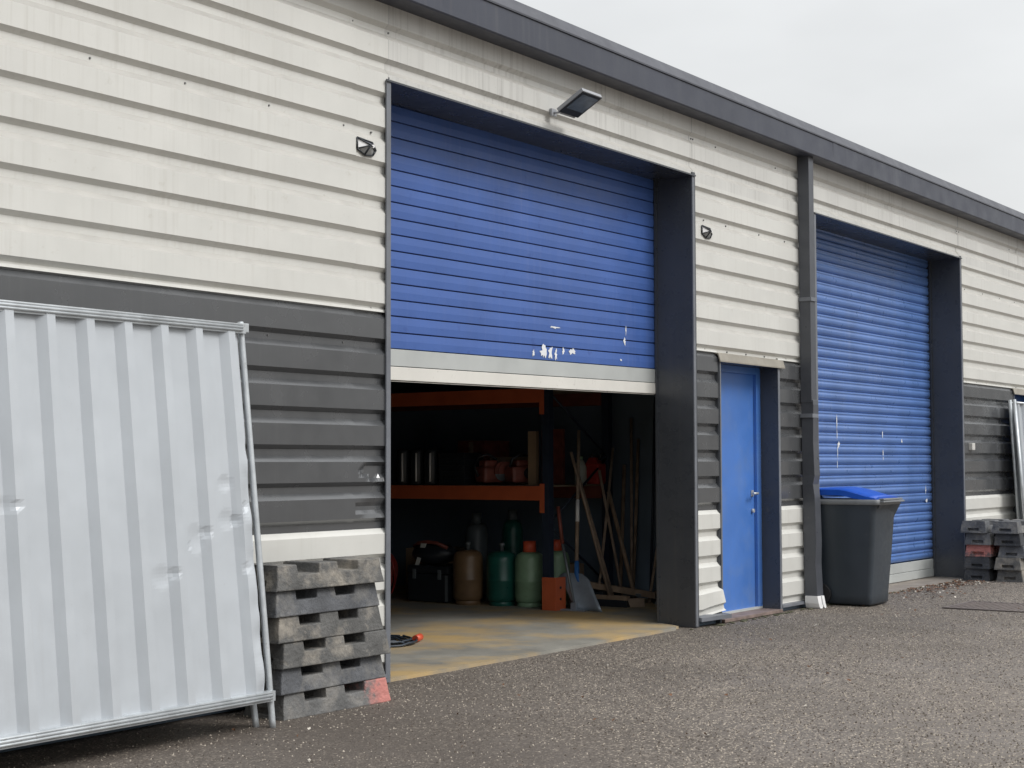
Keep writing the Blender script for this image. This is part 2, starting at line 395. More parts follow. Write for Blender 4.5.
# masonry behind the cladding, the unit's own walls, ceiling and roof
g = MB()
for a, b, z0, z1 in ((-9, 7.10, 0, 4.1), (7.10, 10.975, 3.68, 4.1), (10.975, 11.345, 0, 4.1), (11.345, 12.495, 2.19, 4.1),
                     (12.495, 13.26, 0, 4.1), (13.26, 17.245, 3.68, 4.1), (17.245, 19.05, 0, 4.1), (19.05, 20.15, 2.19, 4.1), (20.15, 46, 0, 4.1)):
    g.box((a, .048, z0), (b, .17, z1))
g.build('front_wall', M['inwall'], BL)
g = MB()
g.box((2.9, .17, 0), (3.0, 10, 4.05)); g.box((12.85, .17, 0), (13.05, 10, 4.05)); g.box((2.9, 10, 0), (13.05, 10.15, 4.05))
g.build('inner_wall', M['inwall'], BL)
g = MB(); g.box((-9, .17, 4.05), (46, 14, 4.12)); g.build('ceiling', M['inceil'], BL)
g = MB(); g.box((-9, .12, 4.13), (46, 14, 4.36)); g.build('roof', M['fascia'], BL)
# outer end and back walls
g = MB(); g.box((-9.1, .05, 0), (-9, 14, 4.1)); g.box((46, .05, 0), (46.1, 14, 4.1)); g.box((-9, 14, 0), (46, 14.1, 4.1)); g.build('end_wall', M['grey'], BL)
# fascia gutter
g = MB()
g.prism([(.04, 4.118), (-.158, 4.112), (-.166, 4.122), (-.163, 4.305), (.04, 4.305)], -9, 46, 'x')
f = g.build('fascia', M['fascia'], BL)
g = MB()
g.prism([(-.172, 4.306), (-.172, 4.318), (-.118, 4.412), (.16, 4.432), (.16, 4.306)], -9.02, 46.02, 'x')
g.build('fascia_cap', M['cap'], BL)
for x in [(-4.3+5.9*i) for i in range(9)]:
    g = MB(); g.box((x-.05, -.1655, 4.1225), (x+.05, -.16, 4.3045)); g.build('joint_cover', M['fascia'], BL)

# downpipe
g = MB()
g.box((12.912, -.115, 1.86), (13.015, -.006, 4.116), bev=.004)
dp = g.build('downpipe', M['pipe'], BL)
g = MB()
n = 9; prev = None
def ring(z, dx, dy, w, d): return [(12.915+dx, -.125+dy, z), (12.915+dx+w, -.125+dy, z), (12.915+dx+w, -.008, z), (12.915+dx, -.008, z)]
lv = [(1.885, 0, .0, .108, 0), (1.84, .002, -.004, .112, 0), (1.5, .006, .004, .118, 0), (1.2, .010, -.004, .120, 0), (1.12, .004, .010, .126, 0), (1.0, .012, -.002, .122, 0), (.6, .020, -.006, .125, 0), (.4, .022, .004, .132, 0), (.095, .026, -.01, .128, 0)]
rings = [[g.v(p) for p in ring(*q)] for q in lv]
for a, b in zip(rings, rings[1:]):
    for k in range(4): g.face([a[k], a[(k+1) % 4], b[(k+1) % 4], b[k]])
g.face(rings[0]); g.face(rings[-1])
bevel(g.build('downpipe_sleeve', M['pipe'], BL), .004)
for z in (1.74, 2.80):
    g = MB(); g.box((12.902, -.128, z-.018), (13.027, -.004, z+.018), bev=.003); g.build('pipe_clip', M['slate_lip'], BL)
g = MB()   # split white shoe at its foot
lv = [(.10, -.002, .0), (.06, .0, -.012), (.03, .004, -.02), (.0, .014, -.03)]
for (x0, x1, y) in ((12.925, 12.985, -.14), (12.998, 13.035, -.150)):
    pts = []
    for z, dx, dy in ((.115, 0, 0), (.05, .004, -.01), (.018, .016, -.014), (.004, .026 if x0 < 13 else .0, -.016)):
        w = (x1-x0) - (.03 if (z < .01 and x0 < 13) else 0)
        pts.append([g.v((x0+dx, y+dy, z)), g.v((x0+dx+w, y+dy-.006, z)), g.v((x0+dx+w, -.02, z)), g.v((x0+dx, -.02, z))])
    for a, b in zip(pts, pts[1:]):
        for k in range(4): g.face([a[k], a[(k+1) % 4], b[(k+1) % 4], b[k]])
    g.face(pts[0]); g.face(pts[-1])
g.build('pipe_shoe', M['lampwhite'], BL)

# opening reveals
def opening(xl, xr, zt, depth, lip=.034):
    lp = MB()
    lp.box((xl-.040, -.010, .012), (xl, .0, zt+.008)); lp.build('opening_trim', M['slate_lip'], BL); lp = MB()
    lp.box((xr, -.010, .012), (xr+lip, .0, zt+.004))
    lp.build('opening_trim', M['slate_lip'], BL)
    j = MB(); j.box((xr+.001, -.0085, .004), (xr+.05, depth, zt+.03), bev=.0); j.build('reveal', M['slate'], BL)
    j = MB(); j.box((xl-.010, .001, .004), (xl-.001, depth, zt+.03)); j.build('reveal', M['slate'], BL)
    j = MB(); j.box((xl-.001, -.012, zt), (xr+.001, depth, zt+.010)); j.build('lintel_soffit', M['slate'], BL)
    j = MB(); j.box((xl-.05, -.020, zt-.003), (xr+.045, -.0125, zt+.009)); j.build('lintel_drip', M['slate'], BL)
opening(7.132, 10.912, 3.640, .354)
opening(13.290, 17.200, 3.640, .42)

# roller shutters: separate curtain, bottom rail, guides
def slats_flat(x0, x1, z0, z1, y, pitch):
    g = MB(); z = z0; pr = []
    while z < z1:
        pr += [(y+.013, z), (y+.013, z+.004), (y+.001, z+.006), (y-.002, z+pitch*.5), (y+.001, z+pitch-.004), (y+.012, z+pitch-.002)]
        z += pitch
    n = 6
    cols = [[g.v((x0+(x1-x0)*i/n, a+.002*noise.noise(Vector((i*.9, b*3, 1))), b)) for a, b in pr] for i in range(n+1)]
    for A, B in zip(cols, cols[1:]):
        for j in range(len(pr)-1):
            mi = 1 if j % 6 in (0, 5) else 0
            g.face([A[j], B[j], B[j+1], A[j+1]], mi)
    return g
SH = empty('roller_shutter', (0, 0, 0), None, None); SH.parent = BL
def splat(g, cx, cz, w, h, y, m, seed=0):
    n = 18; P = []
    for k in range(n):
        a = 2*math.pi*k/n; q = .8+.9*noise.noise(Vector((seed*3.3, k*2.3, 7)))
        P.append(g.v((cx+math.cos(a)*w*q, y, cz+math.sin(a)*h*q)))
    g.face(P, m)
g = slats_flat(7.10, 10.925, 2.068, 3.78, .355, .1055)
for i, (cx, cz, w, h) in enumerate(((9.30, 2.135, .035, .045), (9.385, 2.125, .022, .040), (9.46, 2.12, .012, .035), (9.56, 2.15, .014, .02), (9.68, 2.155, .035, .022), (9.44, 2.32, .05, .007), (9.17, 2.12, .012, .02), (10.44, 2.27, .013, .028), (10.46, 2.36, .006, .03), (10.38, 2.12, .012, .008))):
    splat(g, cx, cz, w*1.35, h*1.3, .3515, 2, i)
cur = g.build('curtain', [M['blue1'], M['groove'], M['paint_chip']], SH, fix=False)
g = MB(); g.box((7.10, .350, 1.958), (10.925, .368, 2.066), bev=.002); g.build('rail_slat', M['silver'], SH)
g = MB(); g.box((7.10, .346, 1.866), (10.925, .376, 1.953), bev=.004); g.box((7.11, .355, 1.858), (10.915, .372, 1.8615)); g.build('bottom_rail', M['rail_white'], SH)
for o_ in SH.children:      # the curtain hangs a little out of level
    for v_ in o_.data.vertices: v_.co.z += (v_.co.x-9.2)*.009
for x0, x1 in ((7.100, 7.108), (10.905, 10.9115)):
    g = MB(); g.box((x0, .325, .02), (x1, .345, 3.64)); g.build('guide', M['slate'], SH)
SH2 = empty('roller_shutter', (0, 0, 0), None, None); SH2.parent = BL
def slats_round(x0, x1, z0, z1, y, pitch):
    g = MB(); pr = []; z = z0; mi = []
    while z < z1:
        pr += [(y+.016, z), (y+.004, z+.010), (y-.004, z+.022), (y-.008, z+.036), (y-.009, z+.050), (y-.003, z+.066), (y-.003, z+.074), (y-.008, z+.082), (y-.007, z+.092), (y+.006, z+.100), (y+.016, z+.1035)]
        mi += [0]*10+[1]
        z += pitch
    n = 6
    cols = [[g.v((x0+(x1-x0)*i/n, a+.002*noise.noise(Vector((i*1.3, b*2, 5))), b)) for a, b in pr] for i in range(n+1)]
    for A, B in zip(cols, cols[1:]):
        for j in range(len(pr)-1): g.face([A[j], B[j], B[j+1], A[j+1]], mi[j])
    return g
g = slats_round(13.27, 17.205, .222, 3.72, .375, .1075)
for i, (cx, cz, w, h) in enumerate(((14.56, 1.72, .010, .10), (14.56, 1.60, .009, .06), (14.60, 1.50, .035, .035), (14.57, 1.42, .008, .09), (14.56, 1.30, .007, .05), (15.75, 1.62, .010, .05), (15.76, 1.42, .010, .05), (15.76, 1.36, .01, .03), (16.3, 1.55, .02, .02), (17.0, 1.0, .012, .05), (17.02, .88, .03, .03))):
    splat(g, cx, cz, w, h, .3645, 2, i+20)
g.build('curtain', [M['blue2'], M['groove'], M['paint_chip']], SH2, fix=False)
g = MB(); g.box((13.27, .362, .112), (17.205, .38, .217), bev=.004); g.box((13.27, .358, .018), (17.205, .384, .108), bev=.005); g.build('bottom_rail', M['silver'], SH2)
for x0, x1 in ((13.28, 13.30), (17.185, 17.199)):
    g = MB(); g.box((x0, .335, .02), (x1, .352, 3.64)); g.box((x0, .40, .02), (x1, .415, 3.64)); g.build('guide', M['slate'], SH2)
g = MB(); g.box((13.25, -.04, .0), (17.25, .45, .012)); g.build('threshold', M['concrete_plain'], BL)

# personnel doors
def small_door(xl, xr, zt, d=.19):
    D = bpy.data.objects.new('door', None); col.objects.link(D); D.parent = BL
    g = MB(); g.box((xl-.02, d, .05), (xr+.03, d+.045, zt+.04)); g.box((xl+.10, d-.002, .10), (xr-.14, d, zt-.12)) if False else None
    g.build('leaf_panel', M['bluedoor'], D)
    g = MB(); g.box((xr-.085, d-.028, .03), (xr-.001, d-.001, zt)); g.box((xl+.001, d-.028, .03), (xl+.06, d-.001, zt)); g.box((xl+.062, d-.0275, zt-.06), (xr-.087, d-.001, zt-.001)); g.build('door_frame', M['bluedoor'], D)
    g = MB(); g.box((xr-.155, d-.010, 1.02), (xr-.115, d-.001, 1.075), bev=.002); g.tube([(xr-.135, d-.004, 1.047), (xr-.135, d-.06, 1.047), (xr-.235, d-.065, 1.047)], .011); g.build('handle', M['tube'], D)
    g = MB(); g.tube([(xr-.135, d-.001, .895), (xr-.135, d-.022, .895)], .018, n=14); g.build('lock_cylinder', M['tube'], D)
    j = MB(); j.box((xr+.001, -.008, .004), (xr+.03, d+.05, zt)); j.build('reveal', M['slate'], BL)
    j = MB(); j.box((xl-.03, .001, .004), (xl-.001, d+.05, zt)); j.build('reveal', M['slate'], BL)
    j = MB(); j.box((xl-.03, .001, zt+.001), (xr+.03, d+.05, zt+.03)); j.build('reveal', M['slate'], BL)
    j = MB(); j.box((xl-.018, -.010, .10), (xl, -.001, zt)); j.box((xr+.0, -.012, .012), (xr+.038, -.0085, zt)); j.build('door_trim', M['slate_lip'], BL)
    j = MB(); j.prism([(.03, zt+.078), (-.012, zt+.066), (-.030, zt+.006), (-.030, zt-.004), (-.022, zt-.004), (-.004, zt+.058), (.03, zt+.064)], xl-.045, xr+.11, 'x'); j.build('head_flashing', M['flash'], BL)
    j = MB(); j.box((xl-.01, -.03, .004), (xr+.01, d, .032), bev=.004); j.build('sill', M['sill'], BL)
    j = MB(); j.box((xl-.01, d-.03, .033), (xr, d+.02, .052)); j.build('threshold_bar', M['silver'], BL)
small_door(11.372, 12.440, 2.155)
small_door(19.07, 20.13, 2.155)
# socket box screwed to the grey band
g = MB(); g.box((17.40, -.045, 1.455), (17.50, -.001, 1.535), bev=.006); tag(g.build('junction_box', M['socket']), 'small white junction box on the grey cladding right of the closed shutter', 'box')

# ------------------------------------------------------------------ wall lights
def wall_light(x, z, label):
    W = empty('wall_light', (x+.01, 0, z+.022), label, 'wall light', 'small solar lights on the white cladding')
    W.scale = (1.2, 1, .88)
    # local: hexagonal back plate, faceted front drawn out towards the left
    hexp = [(-.066, .048), (-.066, -.028), (-.010, -.062), (.050, -.054), (.075, -.012), (.048, .036)]
    back = [(a, -.001, b) for a, b in hexp]
    apex = (.0, -.045, .002)
    g = MB()
    A = [g.v(p) for p in back]; ap = g.v(apex)
    order = [1, 2, 2, 3, 0, 0]
    for k in range(6):
        mi = {0: 0, 1: 1, 2: 1, 3: 1, 4: 2, 5: 2}[k]
        g.face([A[k], A[(k+1) % 6], ap], mi)
    g.face(A[::-1], 2)
    g.build('facet_panel', [M['lampwhite'], M['lampgrey'], M['lampmid']], W)
    g = MB()
    for k in range(6):
        p, q = Vector(back[k]), Vector(back[(k+1) % 6])
        g.tube([p+Vector((0, -.006, 0)), q+Vector((0, -.006, 0))], .0055, n=6)
        if k in (0, 1, 2, 4): g.tube([p+Vector((0, -.004, 0)), Vector(apex)+Vector((0, -.002, 0))], .005, n=6)
    g.build('frame', M['dark'], W)
    g = MB(); g.tube([(.026, -.012, .004), (.026, -.038, .002)], .011, n=12); g.build('sensor', M['lampwhite'], W)
wall_light(6.895, 3.185, 'faceted solar light on white cladding just left of the open garage doorway')
wall_light(11.145, 3.19, 'faceted solar light on white cladding above the narrow blue door')

# floodlight: flat head tipped up on a wall bracket
F = empty('floodlight', (8.96, -.02, 3.745), 'flat grey LED floodlight angled out over the open garage doorway', 'floodlight')
mx = Matrix.Rotation(R(-29), 4, 'X')
def rbox(g, a, b, m=0, bev=.004):
    t = MB(); t.box(a, b, 0, bev); g.merge(t.bm, m, mx=mx @ Matrix.Identity(4))
g = MB(); rbox(g, (-.125, -.315, -.020), (.125, -.075, .008)); 
for i in range(7): rbox(g, (-.10+i*.031, -.26, -.002), (-.095+i*.031, -.12, .010), bev=0)
g.build('housing', M['lampbody'], F)
g = MB(); rbox(g, (-.119, -.309, -.0245), (.119, -.081, -.0205), bev=.001); g.build('bezel', M['dark'], F)
g = MB(); rbox(g, (-.100, -.288, -.027), (.100, -.135, -.0250), bev=.0005); g.build('glass', M['glass'], F)
g = MB(); g.tube([(-.06, .018, .035), (-.06, -.03, .03), (-.06, -.075, .035)], .008); g.box((-.09, .0, .01), (-.03, .019, .06)); g.tube([(-.09, -.07, .02), (.09, -.07, .02)], .009); g.build('bracket', M['lampbody'], F)

# ------------------------------------------------------------------ steel hoarding panels
def hoarding(name, loc, lean, W_, H_, label, group, dents=(), main=True):
    """origin at the right foot; sheet spans -W_..0 in x; leans by lean (metres over the height)"""
    T = empty(name, loc, label, 'hoarding panel', group)
    def P(x, y, z):            # local upright -> leaning
        s = lean/H_; return (x, y+z*s, z)
    rt = .0165
    for x in (0, -W_):
        g = MB(); g.tube([P(x, -.016, .0), P(x, -.016, .04), P(x, -.016, H_-.02), P(x, -.016, H_)], rt, n=14); g.build('post', M['tube'], T)
    for z in (.168, H_-.032):
        g = MB()
        for dz, r in ((.013, .0065), (.000, .0085), (-.014, .007)):
            g.tube([P(-W_+.01, -.058, z+dz), P(-.030, -.058, z+dz)], r, n=10)
        g.box(P(-W_+.02, -.050, z-.03), P(.0, -.018, z+.02))
        g.build('rail', M['tube'], T)
    g = MB()
    # corrugated sheet
    pitch = .2225; x = -W_+.02; sec = []
    z0, z1 = .165, H_-.042
    x = -.105
    ribs = []
    while x > -W_+.1: ribs.append(x); x -= pitch
    pts = [(-.034, .012)]
    for rb in ribs:
        pts += [(rb+.040, .012), (rb+.024, -.024), (rb-.022, -.024), (rb-.060, .012)]
    pts.append((-W_+.01, .012)); pts.sort()
    # extra stations
    q = []
    for a, b in zip(pts, pts[1:]):
        n = max(1, int((b[0]-a[0])/.016)) if main else 1
        for i in range(n): t = i/n; q.append((a[0]+(b[0]-a[0])*t, a[1]+(b[1]-a[1])*t))
    q.append(pts[-1])
    nz = 110 if main else 2
    grid = []
    for x, y in q:
        c = []
        for i in range(nz+1):
            z = z0+(z1-z0)*i/nz
            d = .004*noise.noise(Vector((x*2.3, z*1.3, loc[0]))) if main else 0
            for cx, cz, rx, rz, a in dents:
                e = ((x-cx)/rx)**2+((z-cz)/rz)**2
                if e < 1: d += a*(1-e)**1.3
            # right edge buckled
            xx = x
            if main and x > -.14 and z < 1.45:
                d += .018*noise.noise(Vector((x*5, z*8, 2)))*min(1, (x+.14)/.05)*min(1, (1.45-z)*3)
                if x > -.05: xx = x-.010*abs(noise.noise(Vector((0, z*9, 4))))
            c.append(g.v(P(xx, y+d-.03, z)))
        grid.append(c)
    for a, b in zip(grid, grid[1:]):
        for j in range(nz): g.face([a[j], b[j], b[j+1], a[j+1]])
    g.build('sheet', M['zinc'], T, fix=False)
    g = MB(); g.box(P(-.022, -.045, H_-.055), P(.028, .012, H_-.008), bev=.004); g.build('corner_clamp', M['tube'], T)
    return T
GL = 'steel hoarding panels leaning at the left'
hoarding('hoarding_panel', (5.615, -.505, 0), .245, 3.3, 2.045, 'nearest corrugated galvanised hoarding panel with dented sheet leaning on the cladding at left', GL,
         dents=((-.158, 1.035, .024, .032, .008), (-.205, 1.04, .060, .055, .005), (-.366, .985, .026, .034, .009), (-.42, .955, .055, .08, .006), (-.452, .925, .013, .015, .006), (-.588, .80, .026, .030, .008), (-.65, .785, .07, .06, .005), (-.20, 1.22, .05, .045, .006), (-.12, .80, .022, .030, .007), (-.10, 1.10, .022, .03, .007), (-1.455, 1.14, .024, .03, .007), (-1.50, 1.14, .05, .04, .004)))
hoarding('hoarding_panel', (5.585, -.42, 0), .375, 3.3, 2.0, 'second hoarding panel, its foot showing just behind the foot of the front panel', GL, main=False)
GR = 'steel hoarding panels leaning at the far right'
def hoard_r(loc, lean, label):
    T = empty('hoarding_panel', loc, label, 'hoarding panel', GR)
    H_, W_ = 2.07, 2.4; s = lean/H_
    P = lambda x, y, z: (x, y+z*s, z)
    for x in (0, W_):
        g = MB(); g.tube([P(x, 0, 0), P(x, 0, H_)], .021, n=14); g.build('post', M['tube'], T)
    for z in (.17, H_-.04):
        g = MB(); g.tube([P(.0, -.012, z), P(W_, -.012, z)], .016); g.build('rail', M['tube'], T)
    g = MB(); pts = [(.02, .012)]
    x = .1
    while x < W_-.1: pts += [(x-.04, .012), (x-.022, -.02), (x+.022, -.02), (x+.05, .012)]; x += .2225
    pts.append((W_-.02, .012))
    a = [g.v(P(x, y, .18)) for x, y in pts]; b = [g.v(P(x, y, H_-.05)) for x, y in pts]
    for i in range(len(pts)-1): g.face([a[i], a[i+1], b[i+1], b[i]])
    g.build('sheet', M['zinc'], T, fix=False)
hoard_r((18.60, -.295, 0), .14, 'galvanised panel at the right edge of the photo, the one standing out from the wall')
hoard_r((18.72, -.175, 0), .11, 'galvanised panel at the right edge of the photo, tucked behind the other')

# ------------------------------------------------------------------ rubber fence blocks
def block_mesh(L=.835, Wb=.30, Wt=.262, H=.131, taper=.022, seed=0):
    g = MB()
    def half(z): return (Wb-(Wb-Wt)*z/H)/2
    def xe(z, s): return s*(L/2-taper*z/H)
    nd, zs = .052, [0, .022, .052, H]
    prof = [(-L/2, 0)]
    # top line with two channels; ends carry grid heights
    right = [(xe(z, 1), z) for z in zs]; left = [(xe(z, -1), z) for z in zs[::-1]]
    top = []
    for cx in (.138, -.170):
        top += [(cx+.082, H), (cx+.078, H-nd), (cx-.078, H-nd), (cx-.082, H)]
    poly = [right[0]]+right[1:]+top+left
    F_ = [g.v((x, -half(z), z)) for x, z in poly]; B_ = [g.v((x, half(z), z)) for x, z in poly]
    n = len(poly); g.face(F_[::-1]); g.face(B_)
    ends = set(range(0, 3)) | set(range(n-4, n-1))
    for k in range(n):
        j = (k+1) % n
        if k in ends:
            # end strip with a grip slot in its lower middle
            s = 1 if k < 3 else -1
            ka, kb = (F_[k], F_[j]), (B_[k], B_[j])
            y = [-.062, .062]
            za, zb = poly[k][1], poly[j][1]
            m_ = [g.v((poly[k][0], yy, za)) for yy in y]; m2 = [g.v((poly[j][0], yy, zb)) for yy in y]
            g.face([F_[k], F_[j], m2[0], m_[0]]); g.face([m_[1], m2[1], B_[j], B_[k]])
            if {round(za, 3), round(zb, 3)} == {.022, .052}:
                d = [g.v((q.co.x-s*.035, q.co.y, q.co.z)) for q in (m_[0], m2[0], m2[1], m_[1])]
                r_ = [m_[0], m2[0], m2[1], m_[1]]
                for i in range(4): g.face([r_[i], r_[(i+1) % 4], d[(i+1) % 4], d[i]])
                g.face(d)
            else: g.face([m_[0], m2[0], m2[1], m_[1]])
        else: g.face([F_[k], F_[j], B_[j], B_[k]])
    bmesh.ops.remove_doubles(g.bm, verts=g.bm.verts[:], dist=.0004)
    rnd = random.Random(seed)
    for v in g.bm.verts: v.co += Vector([rnd.uniform(-.003, .003), 0, 0 if v.co.z < .001 else rnd.uniform(-.002, .001)])
    return g
protoB = [block_mesh(seed=i) for i in range(3)]
meshes = []
for i, g in enumerate(protoB):
    bmesh.ops.recalc_face_normals(g.bm, faces=g.bm.faces[:])
    me = bpy.data.meshes.new('fence_block'); g.bm.to_mesh(me); meshes.append(me); g.bm.free()
def place_block(x, y, z, rz, mt, var, label, group):
    me = meshes[var % 3].copy(); me.materials.clear(); me.materials.append(M[mt])
    o = bpy.data.objects.new('fence_block', me); col.objects.link(o); o.location = (x, y, z); o.rotation_euler = (0, 0, rz)
    bevel(o, .006, 2); tag(o, label, 'fence block', group); return o
GA = 'rubber fence blocks stacked beside the open doorway'
for i, (xr, dy, rz, mt, lab) in enumerate((
    (6.622, .000, -.020, 'block_red', 'bottom block of the stack beside the open doorway, its right end sprayed red'),
    (6.600, .012, .012, 'block2', 'plain grey block just above the red sprayed one beside the open doorway'),
    (6.608, -.010, -.018, 'block', 'third block from the bottom beside the open doorway, dusty grey'),
    (6.574, .006, .010, 'block', 'third block from the top beside the open doorway, brown dust on grey'),
    (6.556, .014, .022, 'block2', 'second block from the top beside the open doorway, set slightly left'),
    (6.560, -.004, -.008, 'block', 'topmost block beside the open doorway, its two channels open to the sky'))):
    place_block(xr-.412, -.285+dy, i*.1325+.0005, rz, mt, i, lab, GA)
GW, GO = 'rubber fence blocks stacked against the wall at right', 'rubber fence blocks in the outer stack at right'
ords = ['bottom', 'second from bottom', 'middle', 'second from top', 'topmost']
wl = [(17.0, 'block3'), (17.0, 'block3'), (17.02, 'block_red2'), (17.0, 'block2'), (16.98, 'block2')]
for i, (x, mt) in enumerate(wl):
    ex = ', its end painted red' if i == 2 else ', dark grey end' if i < 2 else ', mid grey end'
    place_block(x+.418, -.205+(.012, -.01, .0, -.012, .02)[i], i*.1325+.0005, (.01, -.03, .02, 0, -.02)[i], mt, i+1, ords[i]+' block of the far right stack nearest the wall'+ex, GW)
ol = [(16.98, 'block'), (16.96, 'block'), (17.01, 'block2'), (17.0, 'block3'), (16.98, 'block2')]
for i, (x, mt) in enumerate(ol):
    ex = (', dusty brown end', ', pale dusty end', ', narrow grey end', ', dark end', ', grey with pale top')[i]
    place_block(x+.418, -.56+(-.02, .01, -.03, .02, .03)[i], i*.1325+.0005, (-.02, .02, -.01, .02, .0)[i], mt, i, ords[i]+' block of the far right outer stack'+ex, GO)

# ------------------------------------------------------------------ wheelie bin
BN = empty('wheelie_bin', (13.585, -.20, 0), 'charcoal wheelie bin with a bright blue lid in front of the closed shutter', 'bin')
g = MB()
def rrect(hx, y0, y1, z, r, n=4):
    P = []
    for cx, cy, a0 in ((hx-r, y1-r, 0), (-hx+r, y1-r, 90), (-hx+r, y0+r, 180), (hx-r, y0+r, 270)):
        for k in range(n+1):
            a = R(a0+90*k/n); P.append((cx+r*math.cos(a), cy+r*math.sin(a), z))
    return P
secs = [(.200, -.245, .235, .012, .03), (.222, -.262, .245, .03, .035), (.224, -.265, .255, .10, .04), (.243, -.30, .30, .5, .045), (.262, -.325, .345, .86, .05), (.268, -.345, .36, .925, .05), (.272, -.360, .37, .945, .04)]
rings = [[g.v(p) for p in rrect(*s)] for s in secs]
for a, b in zip(rings, rings[1:]):
    n = len(a)
    for k in range(n): g.face([a[k], a[(k+1) % n], b[(k+1) % n], b[k]], 0, True)
g.face(rings[0][::-1]); g.face(rings[-1])
# flared corner gusset under the front rim and a foot ledge
g.hexa([(-.19, -.30, .84), (.262, -.30, .80), (.262, -.28, .80), (-.19, -.28, .84), (-.22, -.372, .944), (.275, -.372, .944), (.275, -.28, .944), (-.22, -.28, .944)])
g.build('body', M['binbody'], BN)
g = MB()
rim = [(.276, -.368, .382, .928, .04), (.284, -.374, .39, .934, .04), (.285, -.375, .39, .972, .04), (.276, -.366, .38, .978, .04)]
rings = [[g.v(p) for p in rrect(*s)] for s in rim]
for a, b in zip(rings, rings[1:]):
    for k in range(len(a)): g.face([a[k], a[(k+1) % len(a)], b[(k+1) % len(a)], b[k]], 0, True)
g.face(rings[0][::-1]); g.face(rings[-1])
g.box((-.245, -.412, .952), (.262, -.37, .968), bev=.004); g.box((-.235, -.408, .972), (.225, -.36, .988), bev=.004)
g.build('rim', M['binrim'], BN)
g = MB()   # lid: shallow dome rising to the hinge
n = 8; ny = 10; G = []
for i in range(n+1):
    u = -1+2*i/n; c = []
    for j in range(ny+1):
        t = j/ny; y = -.345+t*.73
        z = .998+.078*(lambda q: q*q*(3-2*q))(min(1, t*1.7+.08))+.018*(1-u*u)*math.sin(math.pi*min(1, t+.1)) - (.010 if abs(u) == 1 else 0)
        c.append(g.v((u*.272, y, z)))
    G.append(c)
for i in range(n):
    for j in range(ny): g.face([G[i][j], G[i+1][j], G[i+1][j+1], G[i][j+1]], 0, True)
# skirt
loop = [G[i][0] for i in range(n+1)]+[G[n][j] for j in range(1, ny+1)]+[G[i][ny] for i in range(n-1, -1, -1)]+[G[0][j] for j in range(ny-1, 0, -1)]
low = [g.v((v.co.x*1.012, v.co.y, max(.979, v.co.z-.05))) for v in loop]
for k in range(len(loop)): g.face([loop[k], loop[(k+1) % len(loop)], low[(k+1) % len(loop)], low[k]], 0)
g.face(low)
g.build('lid', M['lid'], BN)
g = MB(); g.tube([(-.20, .435, 1.02), (.20, .435, 1.02)], .014); 
for x in (-.2, .2): g.tube([(x, .38, .97), (x, .435, 1.02)], .014)
g.build('handle_bar', M['binbody'], BN)
for x in (-.262, .222):
    g = MB(); g.tube([(x, .215, .10), (x+.04, .215, .10)], .10, n=24); g.build('wheel', M['rubber'], BN)

# ------------------------------------------------------------------ pallet rack on the side wall
RK = empty('pallet_rack', (11.38, 1.72, .02), 'orange and dark blue pallet racking inside the open garage', 'rack')
def up(x, y):
    g = MB(); g.box((x, y, 0), (x+.07, y+.012, 3.5)); g.box((x, y+.012, 0), (x+.010, y+.075, 3.5)); g.box((x+.06, y+.012, 0), (x+.07, y+.075, 3.5)); g.box((x-.02, y-.02, -.004), (x+.09, y+.09, .006)); g.build('upright', M['rackblue'], RK)
for x, y in ((0, 0), (1.0, 0), (0, 2.78), (1.0, 2.78)): up(x, y)
for y in (.03, 2.81):
    g = MB()
    zz = [.15, .75, 1.35, 1.95, 2.55, 3.15]
    for i, (a, b) in enumerate(zip(zz, zz[1:])):
        g.tube([(.03 if i % 2 else 1.03, y, a), (1.03 if i % 2 else .03, y, b)], .011, n=6)
    g.build('brace', M['rackblue'], RK)
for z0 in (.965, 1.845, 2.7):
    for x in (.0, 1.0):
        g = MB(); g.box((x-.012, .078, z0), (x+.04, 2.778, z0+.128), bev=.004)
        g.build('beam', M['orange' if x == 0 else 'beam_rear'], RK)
        if x == 0:
            for y in (.062, 2.76): 
                g = MB(); g.box((-.018, y-.02, z0-.11), (-.013, y+.03, z0+.15)); g.build('beam_connector', M['orange'], RK)
    g = MB(); g.box((.045, .09, z0+.118), (.99, 2.77, z0+.132)); g.build('shelf_board', M['deck'], RK)
g = MB(); g.box((-.075, -.115, 0), (-.067, .03, .29)); g.box((-.067, -.115, 0), (.085, -.107, .29)); g.box((-.067, -.107, 0), (-.03, .03, .006)); 
for z in (.10, .20): g.tube([(.0, -.115, z), (.0, -.122, z)], .012, m=1, n=8)
g.build('foot_guard', [M['orange'], M['dark']], RK)

